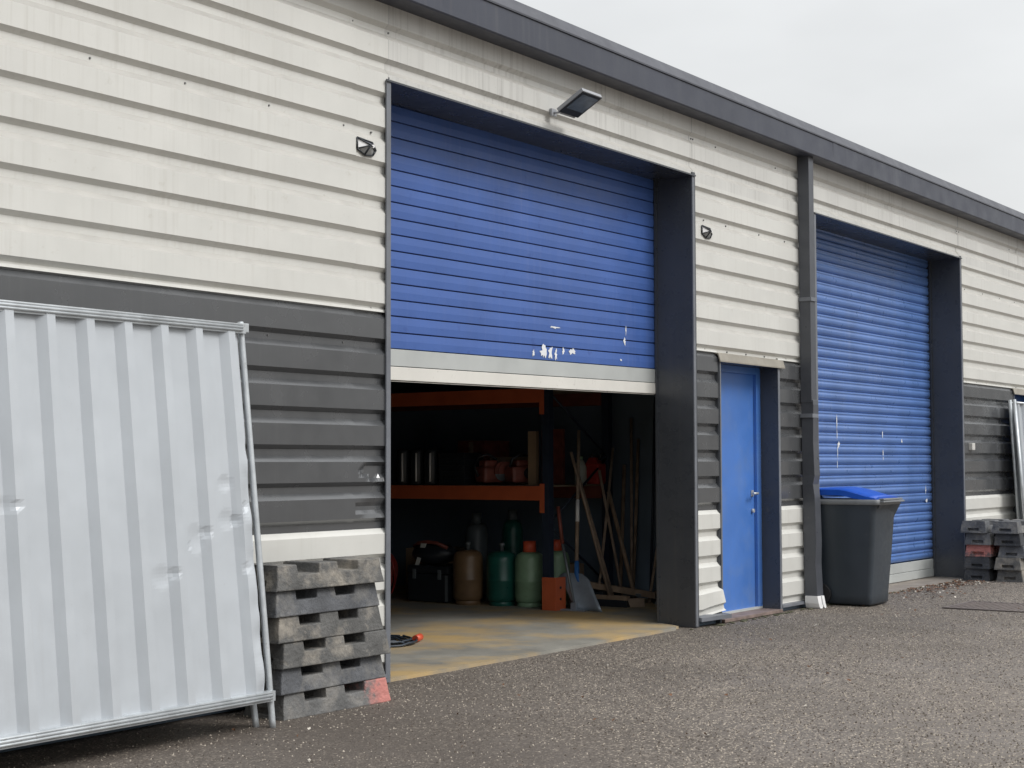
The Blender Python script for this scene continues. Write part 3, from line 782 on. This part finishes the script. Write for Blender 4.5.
# ------------------------------------------------------------------ gas cylinders
def cylinder(x, y, r, h, mt, label, collar=None, group='gas cylinders standing under the shelf'):
    T = empty('gas_cylinder', (x, y, .02), label, 'gas cylinder', group)
    g = MB()
    g.lathe([(r*.80, .035), (r*.93, .05), (r, .085), (r, h*.44), (r*1.02, h*.455), (r*1.02, h*.475), (r, h*.49), (r, h*.80), (r*.97, h*.88), (r*.86, h*.95), (r*.6, h*.99), (r*.3, h)], (0, 0, 0))
    g.build('tank', M[mt], T)
    g = MB(); g.lathe([(r*.82, 0), (r*.84, .004), (r*.84, .030), (r*.79, .045)], (0, 0, 0)); g.build('foot_ring', M[mt], T)
    g = MB(); g.lathe([(.018, 0), (.018, .05), (.026, .055), (.026, .075), (.012, .08)], (0, 0, h-.005), n=12); g.build('valve', M['tube_dull'], T)
    if collar:
        g = MB(); n = 20; rr = r*.40; st = []
        for k in range(n+1):
            a = R(-250+320*k/n)
            st.append([g.v((rr*q*math.cos(a), rr*q*math.sin(a), h+zz)) for q, zz in ((1.12, -.015), (1.08, .095), (.98, .095), (1.02, -.015))])
        for a, b in zip(st, st[1:]):
            for k in range(4): g.face([a[k], a[(k+1) % 4], b[(k+1) % 4], b[k]], 0, True)
        g.face(st[0]); g.face(st[-1][::-1])
        g.build('collar', M[collar], T)
    return T
cylinder(11.415, 2.655, .140, .50, 'brown', 'brown gas cylinder between the black case and the dark green cylinder')
cylinder(11.500, 2.330, .140, .495, 'dgreen', 'dark green gas cylinder between the brown and the pale green one')
cylinder(11.545, 2.050, .135, .495, 'lgreen', 'pale green gas cylinder with orange collar, left of the orange foot guard', 'collar')
cylinder(11.80, 1.93, .125, .50, 'lgreen', 'green gas cylinder with orange collar, behind the shovel', 'collar')
cylinder(12.05, 3.03, .11, .72, 'gcyl', 'tall grey cylinder behind the brown one', 'gcyl')
cylinder(12.08, 2.62, .10, .76, 'dgreen', 'tall dark cylinder behind the dark green one', 'gcyl')

# black case with a bag on it
T = empty('tool_case', (11.52, 3.06, .02), 'low black plastic tool case on the floor left of the brown cylinder', 'case')
g = MB(); g.box((-.20, -.24, .01), (.20, .24, .27), bev=.02); g.build('case_body', M['dark'], T)
g = MB(); g.box((-.205, -.245, .272), (.205, .245, .345), bev=.02); g.build('case_lid', M['dark'], T)
for y in (-.15, .15):
    g = MB(); g.box((-.214, y-.02, .22), (-.206, y+.02, .31), bev=.003); g.build('latch', M['tube_dull'], T)
g = MB(); g.box((-.209, -.245, .02), (-.2055, -.215, .26)); g.build('edge_strip', M['tube_dull'], T)
T = empty('tool_bag', (11.50, 3.12, .366), 'dark tool bag with red top and a white strap, lying on the black case', 'bag')
t = bmesh.new(); bmesh.ops.create_icosphere(t, subdivisions=3, radius=1)
for v in t.verts:
    v.co = Vector((v.co.x*.16, v.co.y*.24, max(0, .10+v.co.z*.11)))*(1+.10*noise.noise(v.co*2.2))
g = MB(); g.merge(t, 0, True); g.build('bag_body', M['dark'], T)
g = MB(); g.tube([(-.05, -.20, .16), (-.09, -.10, .205), (-.10, .0, .215), (-.09, .12, .20), (-.05, .2, .17)], .018); g.build('bag_handle', M['redbrown'], T)
g = MB(); g.hexa([(-.165, .06, .0), (-.165, .10, .0), (-.158, .10, .0), (-.158, .06, .0), (-.125, .0, .20), (-.125, .06, .20), (-.115, .06, .20), (-.115, .0, .20)]); g.build('strap', M['strap'], T)
# red hose coil
g = MB()
for k in range(7):
    rr = .20+.012*(k % 4); P = []
    for i in range(33):
        a = 2*math.pi*i/32; P.append((-.02*k+.015*math.sin(3*a+k), rr*math.cos(a)*.7, .235+rr*math.sin(a)))
    g.tube(P, .011, cap=False, n=8)
tag(g.build('hose_coil', M['red'], loc=(11.5, 3.72, .02)), 'coil of red hose left of the black case, half hidden by the door edge', 'hose')
# cable coil on the floor
T = empty('cable_coil', (8.53, 1.27, .021), 'flat coil of dark cable with an orange plug on the concrete floor', 'cable')
g = MB()
for k in range(5):
    P = [((.19+.02*k)*math.cos(2*math.pi*i/28), (.19+.02*k)*math.sin(2*math.pi*i/28), .012+.012*((k+i//7) % 3)) for i in range(29)]
    g.tube(P, .008, cap=False, n=8)
g.build('cable', M['cable'], T)
g = MB(); g.tube([(.20, -.17, .028), (.285, -.15, .034)], .026, n=12); g.build('plug', M['collar'], T)

# ------------------------------------------------------------------ things on the shelf  (deck top z = 1.118)
DZ = 1.119
for i, (x, y) in enumerate(((11.46, 3.46), (11.46, 3.29), (11.46, 3.12))):
    T = empty('metal_flask', (x, y, DZ), ('dark metal flask with a painted highlight strip, leftmost of three on the shelf', 'dark metal flask with a painted highlight strip, middle of three on the shelf', 'dark metal flask with a painted highlight strip, nearest the crate on the shelf')[i], 'flask', 'metal flasks on the shelf')
    g = MB(); g.lathe([(.060, 0), (.066, .01), (.066, .31), (.06, .335), (.02, .345)], (0, 0, 0)); g.build('flask_body', M['dark'], T)
    g = MB(); g.tube([(-.060, -.030, .03), (-.060, -.030, .30)], .010, n=6); g.build('strip', M['lampwhite'], T)  # white strip stands in for the glint on shiny metal
T = empty('plastic_crate', (11.56, 2.85, DZ), 'dark ribbed plastic crate on the shelf between the flasks and the saws', 'crate')
g = MB(); g.box((-.14, -.15, 0), (.14, .15, .30), bev=.01); 
for z in (.06, .12, .18, .24): g.box((-.15, -.155, z), (.15, .155, z+.018), bev=.003)
g.build('crate_shell', M['dark'], T)
def saw(x, y, rz, label, mt):
    T = empty('cut_off_saw', (x, y, DZ), label, 'power saw', 'petrol saws on the shelf', rz)
    g = MB(); g.box((-.12, -.10, .02), (.10, .10, .17), bev=.03); g.box((-.10, -.08, .16), (.04, .06, .23), bev=.025); g.build('engine_housing', M[mt], T)
    g = MB(); g.tube([(-.13, 0, .08), (-.17, 0, .16), (-.13, 0, .26), (-.03, 0, .285), (.06, 0, .24), (.08, 0, .16)], .013); g.build('handle', M['dark'], T)
    g = MB(); g.prism([(.06+.085*math.cos(R(a_)), .13+.085*math.sin(R(a_))) for a_ in range(-20, 201, 20)], -.128, -.112, 'y'); g.build('blade_guard', M['redbrown'], T)
    g = MB(); g.tube([(.06, -.118, .115), (.06, -.122, .115)], .078, n=20); g.build('blade', M['tube_dull'], T)
    g = MB(); g.tube([(-.06, .103, .11), (-.06, .12, .11)], .05, n=16); g.build('starter_cover', M['dark'], T)
saw(11.56, 2.50, R(-25), 'dusty red petrol saw on the shelf, beside the crate', 'redbrown')
saw(11.58, 2.20, R(150), 'dusty red petrol saw on the shelf, beside the upright board', 'redbrown')
g = MB(); g.box((11.48, 1.93, DZ), (11.53, 2.02, DZ+.49), bev=.004); tag(g.build('board_offcut', M['card']), 'pale brown board standing on the shelf just left of the rack upright', 'board')
g = MB(); g.box((12.05, 2.02, DZ), (12.09, 2.26, DZ+.52), bev=.003); tag(g.build('board_offcut', M['redbrown']), 'dark reddish board standing on the shelf just right of the rack upright', 'board')
T = empty('plastic_jug', (12.22, 1.93, DZ), 'pale plastic jug on the shelf beside the red fuel can', 'jug')
g = MB(); g.lathe([(.055, 0), (.062, .01), (.062, .16), (.03, .22), (.02, .235)], (0, 0, 0), n=20); g.build('jug_body', M['pale'], T)
g = MB(); g.lathe([(.024, .235), (.024, .26), (.02, .265)], (0, 0, 0), n=14); g.build('jug_cap', M['lgreen'], T)
T = empty('fuel_can', (12.30, 1.82, DZ), 'red plastic fuel can with black spout on the shelf', 'fuel can')
g = MB(); g.box((-.07, -.085, 0), (.07, .085, .20), bev=.025); g.hexa([(-.055, -.07, .19), (.055, -.07, .19), (.055, .07, .19), (-.055, .07, .19), (-.03, -.02, .25), (.03, -.02, .25), (.03, .05, .25), (-.03, .05, .25)]); g.build('can_body', M['red'], T)
g = MB(); g.tube([(0, -.05, .23), (0, -.07, .29)], .016); g.tube([(0, .0, .25), (0, .03, .285), (0, .07, .24)], .010); g.build('spout', M['dark'], T)

def carton(x, y, z, w, d, h, rz, mt, label):
    T = empty('carton', (x, y, z), label, 'box', 'boxes stored at the back of the rack', R(rz))
    g = MB(); g.box((-w/2, -d/2, 0), (w/2, d/2, h), bev=.006); g.build('box_body', M[mt], T)
    g = MB(); g.box((-w/2-.002, -.03, .01), (-w/2, .03, h*.97)); g.box((-w/2-.002, -.03, h), (w/2, .03, h+.0015)); g.build('packing_tape', M['wood'], T)
carton(12.05, 3.40, DZ, .40, .34, .30, 4, 'card', 'brown carton at the back of the shelf behind the flasks')
carton(12.10, 2.98, DZ, .36, .36, .42, -6, 'redbrown', 'tall dark reddish carton at the back of the shelf behind the crate')
carton(12.05, 2.62, DZ, .34, .28, .26, 9, 'card', 'low brown carton at the back of the shelf behind the saws')
carton(12.15, 3.62, .021, .42, .44, .46, 8, 'card', 'brown carton on the floor behind the tool case')
carton(12.30, 2.25, .021, .36, .36, .34, -12, 'plank', 'dirty carton on the floor behind the green cylinders')
T = empty('paint_tin', (11.66, 1.93, DZ), 'small pale tin on the shelf right behind the rack upright', 'tin')
g = MB(); g.lathe([(.045, 0), (.047, .004), (.047, .085), (.049, .09), (.045, .094)], (0, 0, 0), n=18); g.build('tin_body', M['pale'], T)
g = MB(); g.tube([(.0, -.05, .07), (0, -.058, .12), (0, 0, .145), (0, .058, .12), (0, .05, .07)], .003, n=6); g.build('handle', M['tube_dull'], T)
# ------------------------------------------------------------------ shovel, scraper, long handled tools
T = empty('shovel', (0, 0, 0), 'wide steel shovel with blue socket and wooden handle leaning on the rack end', 'shovel')
g = MB()
bl, br, tl, tr = Vector((11.43, 1.48, .025)), Vector((11.43, 1.20, .022)), Vector((11.50, 1.70, .34)), Vector((11.60, 1.47, .33))
n = 6; GG = []
for i in range(n+1):
    u = i/n; c = []
    for j in range(n+1):
        w = j/n; p = (bl*(1-u)+br*u)*(1-w)+(tl*(1-u)+tr*u)*w
        p = p+Vector((.03, .02, 0))*(math.sin(math.pi*u))*.9
        if j == n and (i == 0 or i == n): p.z -= .03
        c.append(p)
    GG.append(c)
FA = [[g.v(p) for p in c] for c in GG]; FB = [[g.v(p+Vector((.003, .002, .001))) for p in c] for c in GG]
for i in range(n):
    for j in range(n):
        g.face([FA[i][j], FA[i+1][j], FA[i+1][j+1], FA[i][j+1]], 0, True); g.face([FB[i][j], FB[i][j+1], FB[i+1][j+1], FB[i+1][j]], 0, True)
for i in range(n):
    for a, b in (((i, 0), (i+1, 0)), ((i, n), (i+1, n)), ((0, i), (0, i+1)), ((n, i), (n, i+1))):
        g.face([FA[a[0]][a[1]], FA[b[0]][b[1]], FB[b[0]][b[1]], FB[a[0]][a[1]]])
g.build('blade', M['steel'], T)
g = MB(); g.tube([(11.515, 1.465, .14), (11.575, 1.53, .24), (11.60, 1.575, .33), (11.625, 1.59, .44)], .02, rs=[.012, .03, .024, .021]); g.build('socket', M['bluepaint'], T)
g = MB(); g.tube([(11.62, 1.589, .42), (11.84, 1.70, 1.62)], .0165, rs=[.018, .0155]); g.build('handle', M['wood'], T)
g = MB(); g.tube([(11.688, 1.623, .79), (11.722, 1.640, .985)], .0178); g.build('tape_wrap', M['lampwhite'], T)

T = empty('floor_scraper', (0, 0, 0), 'floor scraper with a red grip standing just right of the orange foot guard', 'scraper')
g = MB(); g.tube([(11.43, 1.49, .06), (11.47, 1.64, .60)], .013); g.build('shaft', M['tube_dull'], T)
g = MB(); g.tube([(11.47, 1.64, .60), (11.49, 1.70, .93)], .017); g.build('grip', M['redbrown'], T)
g = MB(); g.box((11.38, 1.36, .022), (11.46, 1.62, .032)); g.box((11.41, 1.46, .03), (11.45, 1.52, .09), bev=.006); g.build('blade', M['steel'], T)

def tool(b, t, r, label, head=None, name='broom', mt='wood', cat='tool'):
    T = empty(name, (b[0], b[1], .021), label, cat, 'long handled tools leaning inside the garage')
    d = Vector(t)-Vector((b[0], b[1], .021))
    g = MB(); base = d*(.05 if head else 0)
    g.tube([base, base+(d-base)*.5+Vector((.004, 0, 0)), d], r, n=8); g.build('handle', M[mt], T)
    if head == 'broom':
        g = MB(); g.box((-.03, -.17, .06), (.03, .17, .10), bev=.006); g.build('head', M['plank'], T)
        g = MB(); g.hexa([(-.045, -.18, 0), (.045, -.18, 0), (.045, .18, 0), (-.045, .18, 0), (-.028, -.165, .065), (.028, -.165, .065), (.028, .165, .065), (-.028, .165, .065)]); g.build('bristles', M['dark'], T)
    elif head == 'rake':
        g = MB(); g.box((-.012, -.18, .07), (.012, .18, .095), bev=.003)
        for k in range(12): g.tube([(0, -.17+k*.031, .075), (-.03, -.17+k*.031, .002)], .004, n=5)
        g.build('tines', M['tube_dull'], T)
    elif head == 'spade':
        g = MB(); g.box((-.006, -.10, .0), (.006, .10, .27), bev=.003); g.tube([(0, 0, .2), Vector(base)+d*.09], .02); g.build('blade', M['steel'], T)
    return T
tool((11.95, 1.42), (11.72, 1.71, 1.42), .015, 'broom handle slanting down from left to right behind the shovel', 'broom')
tool((12.05, 1.45), (11.86, 1.72, 1.20), .015, 'shorter wooden handle crossing just behind the broom handle', None, 'wooden_pole')
tool((11.98, 1.60), (12.43, 1.70, 1.46), .014, 'rake handle slanting up to the right across the rack end', 'rake', 'rake')
tool((12.28, 1.50), (12.20, 1.71, 1.25), .014, 'thin handle standing right of the fuel can', 'rake', 'rake')
tool((12.42, 1.45), (12.36, 1.71, 1.05), .020, 'thick wooden post leaning on the rack end frame', None, 'wooden_post', 'plank', 'post')
tool((12.50, 1.55), (12.80, 1.72, 1.75), .014, 'tall thin handle leaning on the side wall, left one', None, 'pole', 'wood', 'pole')
tool((12.45, 1.33), (12.83, 1.38, .95), .015, 'short handle slanting up right to the side wall near the jamb', None, 'wooden_pole')
tool((12.64, 1.62), (12.83, 1.66, 1.55), .016, 'handle leaning on the side wall between the two poles', None, 'pole', 'plank', 'pole')
tool((12.66, 1.44), (12.83, 1.47, 1.95), .013, 'tall dark pole leaning on the side wall closest to the jamb', None, 'pole', 'rackblue', 'pole')
tool((12.60, 1.74), (12.83, 1.82, 1.30), .018, 'rough timber baton leaning on the side wall behind the poles', None, 'wooden_baton', 'plank', 'baton')
# odds and ends on the floor
T = empty('sweeping_brush', (12.50, 1.25, .021), 'loose black bristled broom head on the floor at the end of the plank', 'broom head', rz=R(35))
g = MB(); g.box((-.15, -.035, .06), (.15, .035, .10), bev=.008); g.build('stock', M['wood'], T)
g = MB(); g.hexa([(-.17, -.06, 0), (.17, -.06, 0), (.17, .06, 0), (-.17, .06, 0), (-.145, -.03, .065), (.145, -.03, .065), (.145, .03, .065), (-.145, .03, .065)]); g.build('bristles', M['dark'], T)
g = MB(); g.hexa([(11.80, 1.66, .20), (11.90, 1.82, .20), (12.52, 1.44, .07), (12.44, 1.26, .06), (11.80, 1.66, .25), (11.90, 1.82, .26), (12.52, 1.44, .13), (12.44, 1.26, .12)]); tag(g.build('plank', M['plank']), 'dirty plank lying slantwise on the floor beneath the leaning tools', 'plank')
g = MB(); g.box((11.95, 1.52, .021), (12.32, 1.80, .15), bev=.01); tag(g.build('mixing_tub', M['dark']), 'low black tub on the floor under the slanting plank', 'tub')
g = MB(); g.box((-.10, -.035, 0), (.10, .035, .075), bev=.004); o = g.build('timber_block', M['wood'], loc=(12.02, 1.245, .021)); o.rotation_euler = (0, 0, R(-35)); tag(o, 'small pale timber block on the floor in front of the plank', 'wood block')

# ------------------------------------------------------------------ small stuff on the ground
import numpy as np
rs = np.random.RandomState(5)
for nm, cnt, mk, lab in (('pale_stone_chips', 30000, 'chip_pale', 'pale stone chips standing proud of the asphalt'), ('dark_stone_chips', 30000, 'chip_dark', 'dark brown stone chips standing proud of the asphalt')):
    # looser towards the wall, denser where the yard is worn; only the yard the photo shows
    P = rs.rand(cnt*4, 2)*np.array([16.0, 5.9])+np.array([2.2, -5.95])
    dist = np.hypot(P[:, 0], P[:, 1]+6)
    ang = np.degrees(np.arctan2(P[:, 0], P[:, 1]+6))
    near = np.hypot(P[:, 0]-4.8, P[:, 1]+1.4)
    keep = (rs.rand(len(P)) < np.clip(.25+(near-1.2)/3, .25, 1)) & (dist > 3.5) & (ang > 30) & (ang < 84) & (rs.rand(len(P)) < np.clip(7.5/dist, 0, 1)) & (P[:, 1] < -.05)
    P = P[keep][:cnt]; n = len(P)
    sz = rs.uniform(.0032, .0078, n)*(1.0 if mk == 'chip_pale' else 1.1); h = sz*rs.uniform(.5, 1.1, n); a0 = rs.uniform(0, 6.28, n)
    V = np.zeros((n, 5, 3))
    for k in range(4):
        q = a0+k*math.pi/2; rr = sz*rs.uniform(.6, 1.15, n)
        V[:, k, 0] = P[:, 0]+np.cos(q)*rr; V[:, k, 1] = P[:, 1]+np.sin(q)*rr
    V[:, :4, 2] = -.001
    V[:, 4, 0] = P[:, 0]+sz*rs.uniform(-.3, .3, n); V[:, 4, 1] = P[:, 1]+sz*rs.uniform(-.3, .3, n); V[:, 4, 2] = h
    zg = np.array([.006*noise.noise(Vector((x*.6, y*.6, 0))) for x, y in P]); V[:, :, 2] += zg[:, None]
    b = np.arange(n)*5; F = np.stack([np.stack([b+k, b+(k+1) % 4, b+4], 1) for k in range(4)], 1).reshape(-1, 3)
    me = bpy.data.meshes.new(nm); me.from_pydata(V.reshape(-1, 3).tolist(), [], F.tolist()); me.materials.append(M[mk])
    o = bpy.data.objects.new(nm, me); col.objects.link(o); tag(o, lab, 'stone chips', kind='stuff')
def leaves(name, n, fx, mt, label, cat, s0, s1):
    g = MB(); rnd = random.Random(3+n)
    for i in range(n):
        x, y = fx(rnd); s = rnd.uniform(s0, s1); a = rnd.uniform(0, 6.28); z = .006+rnd.uniform(0, .012)
        P = []
        for k in range(5):
            b = a+2*math.pi*k/5; q = s*rnd.uniform(.5, 1.1)*(1.3 if k == 0 else .8)
            P.append(g.v((x+math.cos(b)*q, y+math.sin(b)*q, z+rnd.uniform(-.004, .012))))
        g.face(P)
    return tag(g.build(name, M[mt], fix=False), label, cat, kind='stuff')
def fx1(r):
    t = r.random()
    if t < .75: return (15.1+1.7*r.random(), -.06-.30*r.random()**1.3)
    return (14.2+2.6*r.random(), -.1-.6*r.random())
leaves('leaf_litter', 260, fx1, 'leaf', 'dead brown leaves gathered at the foot of the closed shutter', 'leaf litter', .012, .032)
def fx2(r):
    t = r.random()
    if t < .6: return (14.9+2.0*r.random(), -.05-.45*r.random())
    return (4+14*r.random(), -.3-4.5*r.random()**1.4)
leaves('paper_litter', 170, fx2, 'litter', 'pale crumbs of litter scattered over the asphalt', 'litter', .006, .020)
def fx3(r): return (3+14*r.random(), -.4-4.6*r.random())
leaves('twig_litter', 60, fx3, 'leaf', 'small brown leaf scraps scattered across the yard', 'leaf litter', .007, .018)
g = MB()
for i in range(110):
    r_ = random.Random(i); a = r_.random()
    x = 10.7+6.6*a; y = -.03-.07*r_.random()
    if 13.3 < x < 17.1: y = .0+.05*r_.random() if x > 16.6 else -.04
    t = bmesh.new(); bmesh.ops.create_icosphere(t, subdivisions=1, radius=r_.uniform(.008, .028))
    g.merge(t, 0, mx=Matrix.Translation((x, y, .004)) @ Matrix.Scale(.35, 4, (0, 0, 1)))
tag(g.build('moss', M['moss'], fix=False), 'thin line of moss along the foot of the wall', 'moss', kind='stuff')
# drain grate flush in the yard
T = empty('drain_grate', (14.0, -1.44, .009), 'dark iron drain grate set in the asphalt in front of the far blocks', 'drain grate')
g = MB()
for a in (-.40, .36): g.box((a, -.40, -.004), (a+.04, .40, .004)); 
for a in (-.40, .36): g.box((-.36, a, -.004), (.36, a+.04, .004))
g.build('frame', M['iron'], T)
g = MB()
for i in range(14): g.box((-.36, -.345+i*.051, -.006), (.36, -.320+i*.051, .0025))
g.box((-.36, -.36, -.009), (.36, .36, -.0075), m=1)
g.build('grid', [M['iron'], M['groove']], T)

# ------------------------------------------------------------------ sky and light
EL, ROT = 52, 200
w = bpy.data.worlds.new('World'); scn.world = w; w.use_nodes = True
nt = w.node_tree; N = nt.nodes; L = nt.links; N.clear()
out = N.new('ShaderNodeOutputWorld'); bg = N.new('ShaderNodeBackground'); L.new(bg.outputs[0], out.inputs[0])
sky = N.new('ShaderNodeTexSky'); sky.sky_type = 'NISHITA'; sky.sun_disc = False
# direction TO the light: from the camera side, high
sd = Vector((.20, -.72, .72)).normalized()
sky.sun_elevation = math.asin(sd.z); sky.sun_rotation = math.atan2(sd.x, sd.y)
sky.air_density = 1.5; sky.dust_density = 5.0
tc = N.new('ShaderNodeTexCoord')
# cloud deck: brightens towards the zenith as an overcast sky does
sp = N.new('ShaderNodeSeparateXYZ'); L.new(tc.outputs['Generated'], sp.inputs[0])
rmp = N.new('ShaderNodeMapRange'); rmp.inputs[1].default_value = 0; rmp.inputs[2].default_value = 1; rmp.inputs[3].default_value = 5.0; rmp.inputs[4].default_value = 14.0
pw = N.new('ShaderNodeMath'); pw.operation = 'POWER'; pw.use_clamp = True; pw.inputs[1].default_value = 1.25; L.new(sp.outputs[2], pw.inputs[0])
L.new(pw.outputs[0], rmp.inputs[0])
hz = N.new('ShaderNodeMapRange'); hz.inputs[1].default_value = 0; hz.inputs[2].default_value = .16; hz.inputs[3].default_value = .22; hz.inputs[4].default_value = 1; hz.interpolation_type = 'SMOOTHSTEP'
L.new(sp.outputs[2], hz.inputs[0])
hm = N.new('ShaderNodeMath'); hm.operation = 'MULTIPLY'; L.new(rmp.outputs[0], hm.inputs[0]); L.new(hz.outputs[0], hm.inputs[1])
nz = N.new('ShaderNodeTexNoise'); nz.inputs['Scale'].default_value = 1.9; nz.inputs['Detail'].default_value = 5
mp = N.new('ShaderNodeMapping'); mp.inputs['Scale'].default_value = (1, 1, 2.6); L.new(tc.outputs['Generated'], mp.inputs[0]); L.new(mp.outputs[0], nz.inputs['Vector'])
nr = N.new('ShaderNodeMapRange'); nr.inputs[1].default_value = .3; nr.inputs[2].default_value = .7; nr.inputs[3].default_value = .80; nr.inputs[4].default_value = 1.10; L.new(nz.outputs['Fac'], nr.inputs[0])
ml = N.new('ShaderNodeMath'); ml.operation = 'MULTIPLY'; L.new(hm.outputs[0], ml.inputs[0]); L.new(nr.outputs[0], ml.inputs[1])
cc = N.new('ShaderNodeVectorMath'); cc.operation = 'SCALE'; cc.inputs[0].default_value = (.975, .99, 1.0); L.new(ml.outputs[0], cc.inputs['Scale'])
mx_ = N.new('ShaderNodeMix'); mx_.data_type = 'RGBA'; mx_.inputs[0].default_value = .92; L.new(sky.outputs[0], mx_.inputs[6]); L.new(cc.outputs[0], mx_.inputs[7])
L.new(mx_.outputs[2], bg.inputs[0]); bg.inputs[1].default_value = .11
sl = bpy.data.lights.new('sun', 'SUN'); sl.energy = 1.45; sl.angle = R(22); sl.color = (1.0, .985, .97)
so = bpy.data.objects.new('sun', sl); col.objects.link(so); so.rotation_euler = sd.to_track_quat('Z', 'Y').to_euler()

# ------------------------------------------------------------------ camera
yaw, pit, rol = R(54.4818), R(2.9772), R(-.1804)
f_ = Vector((math.sin(yaw)*math.cos(pit), math.cos(yaw)*math.cos(pit), math.sin(pit)))
rt = Vector((math.cos(yaw), -math.sin(yaw), 0)); upv = rt.cross(f_)
c_, s_ = math.cos(rol), math.sin(rol)
r2 = rt*c_+upv*s_; u2 = upv*c_-rt*s_
cam = bpy.data.cameras.new('camera'); co = bpy.data.objects.new('camera', cam); col.objects.link(co)
cam.sensor_width = 36; cam.lens = 1540/1024*36; cam.clip_end = 2000; cam.clip_start = .05
mw = Matrix((r2, u2, -f_)).transposed().to_4x4(); mw.translation = Vector((0, -6, 1.311)); co.matrix_world = mw
scn.camera = co
vs = scn.view_settings; vs.view_transform = 'Standard'; vs.look = 'None'; vs.gamma = 1; vs.exposure = .38; vs.use_curve_mapping = False
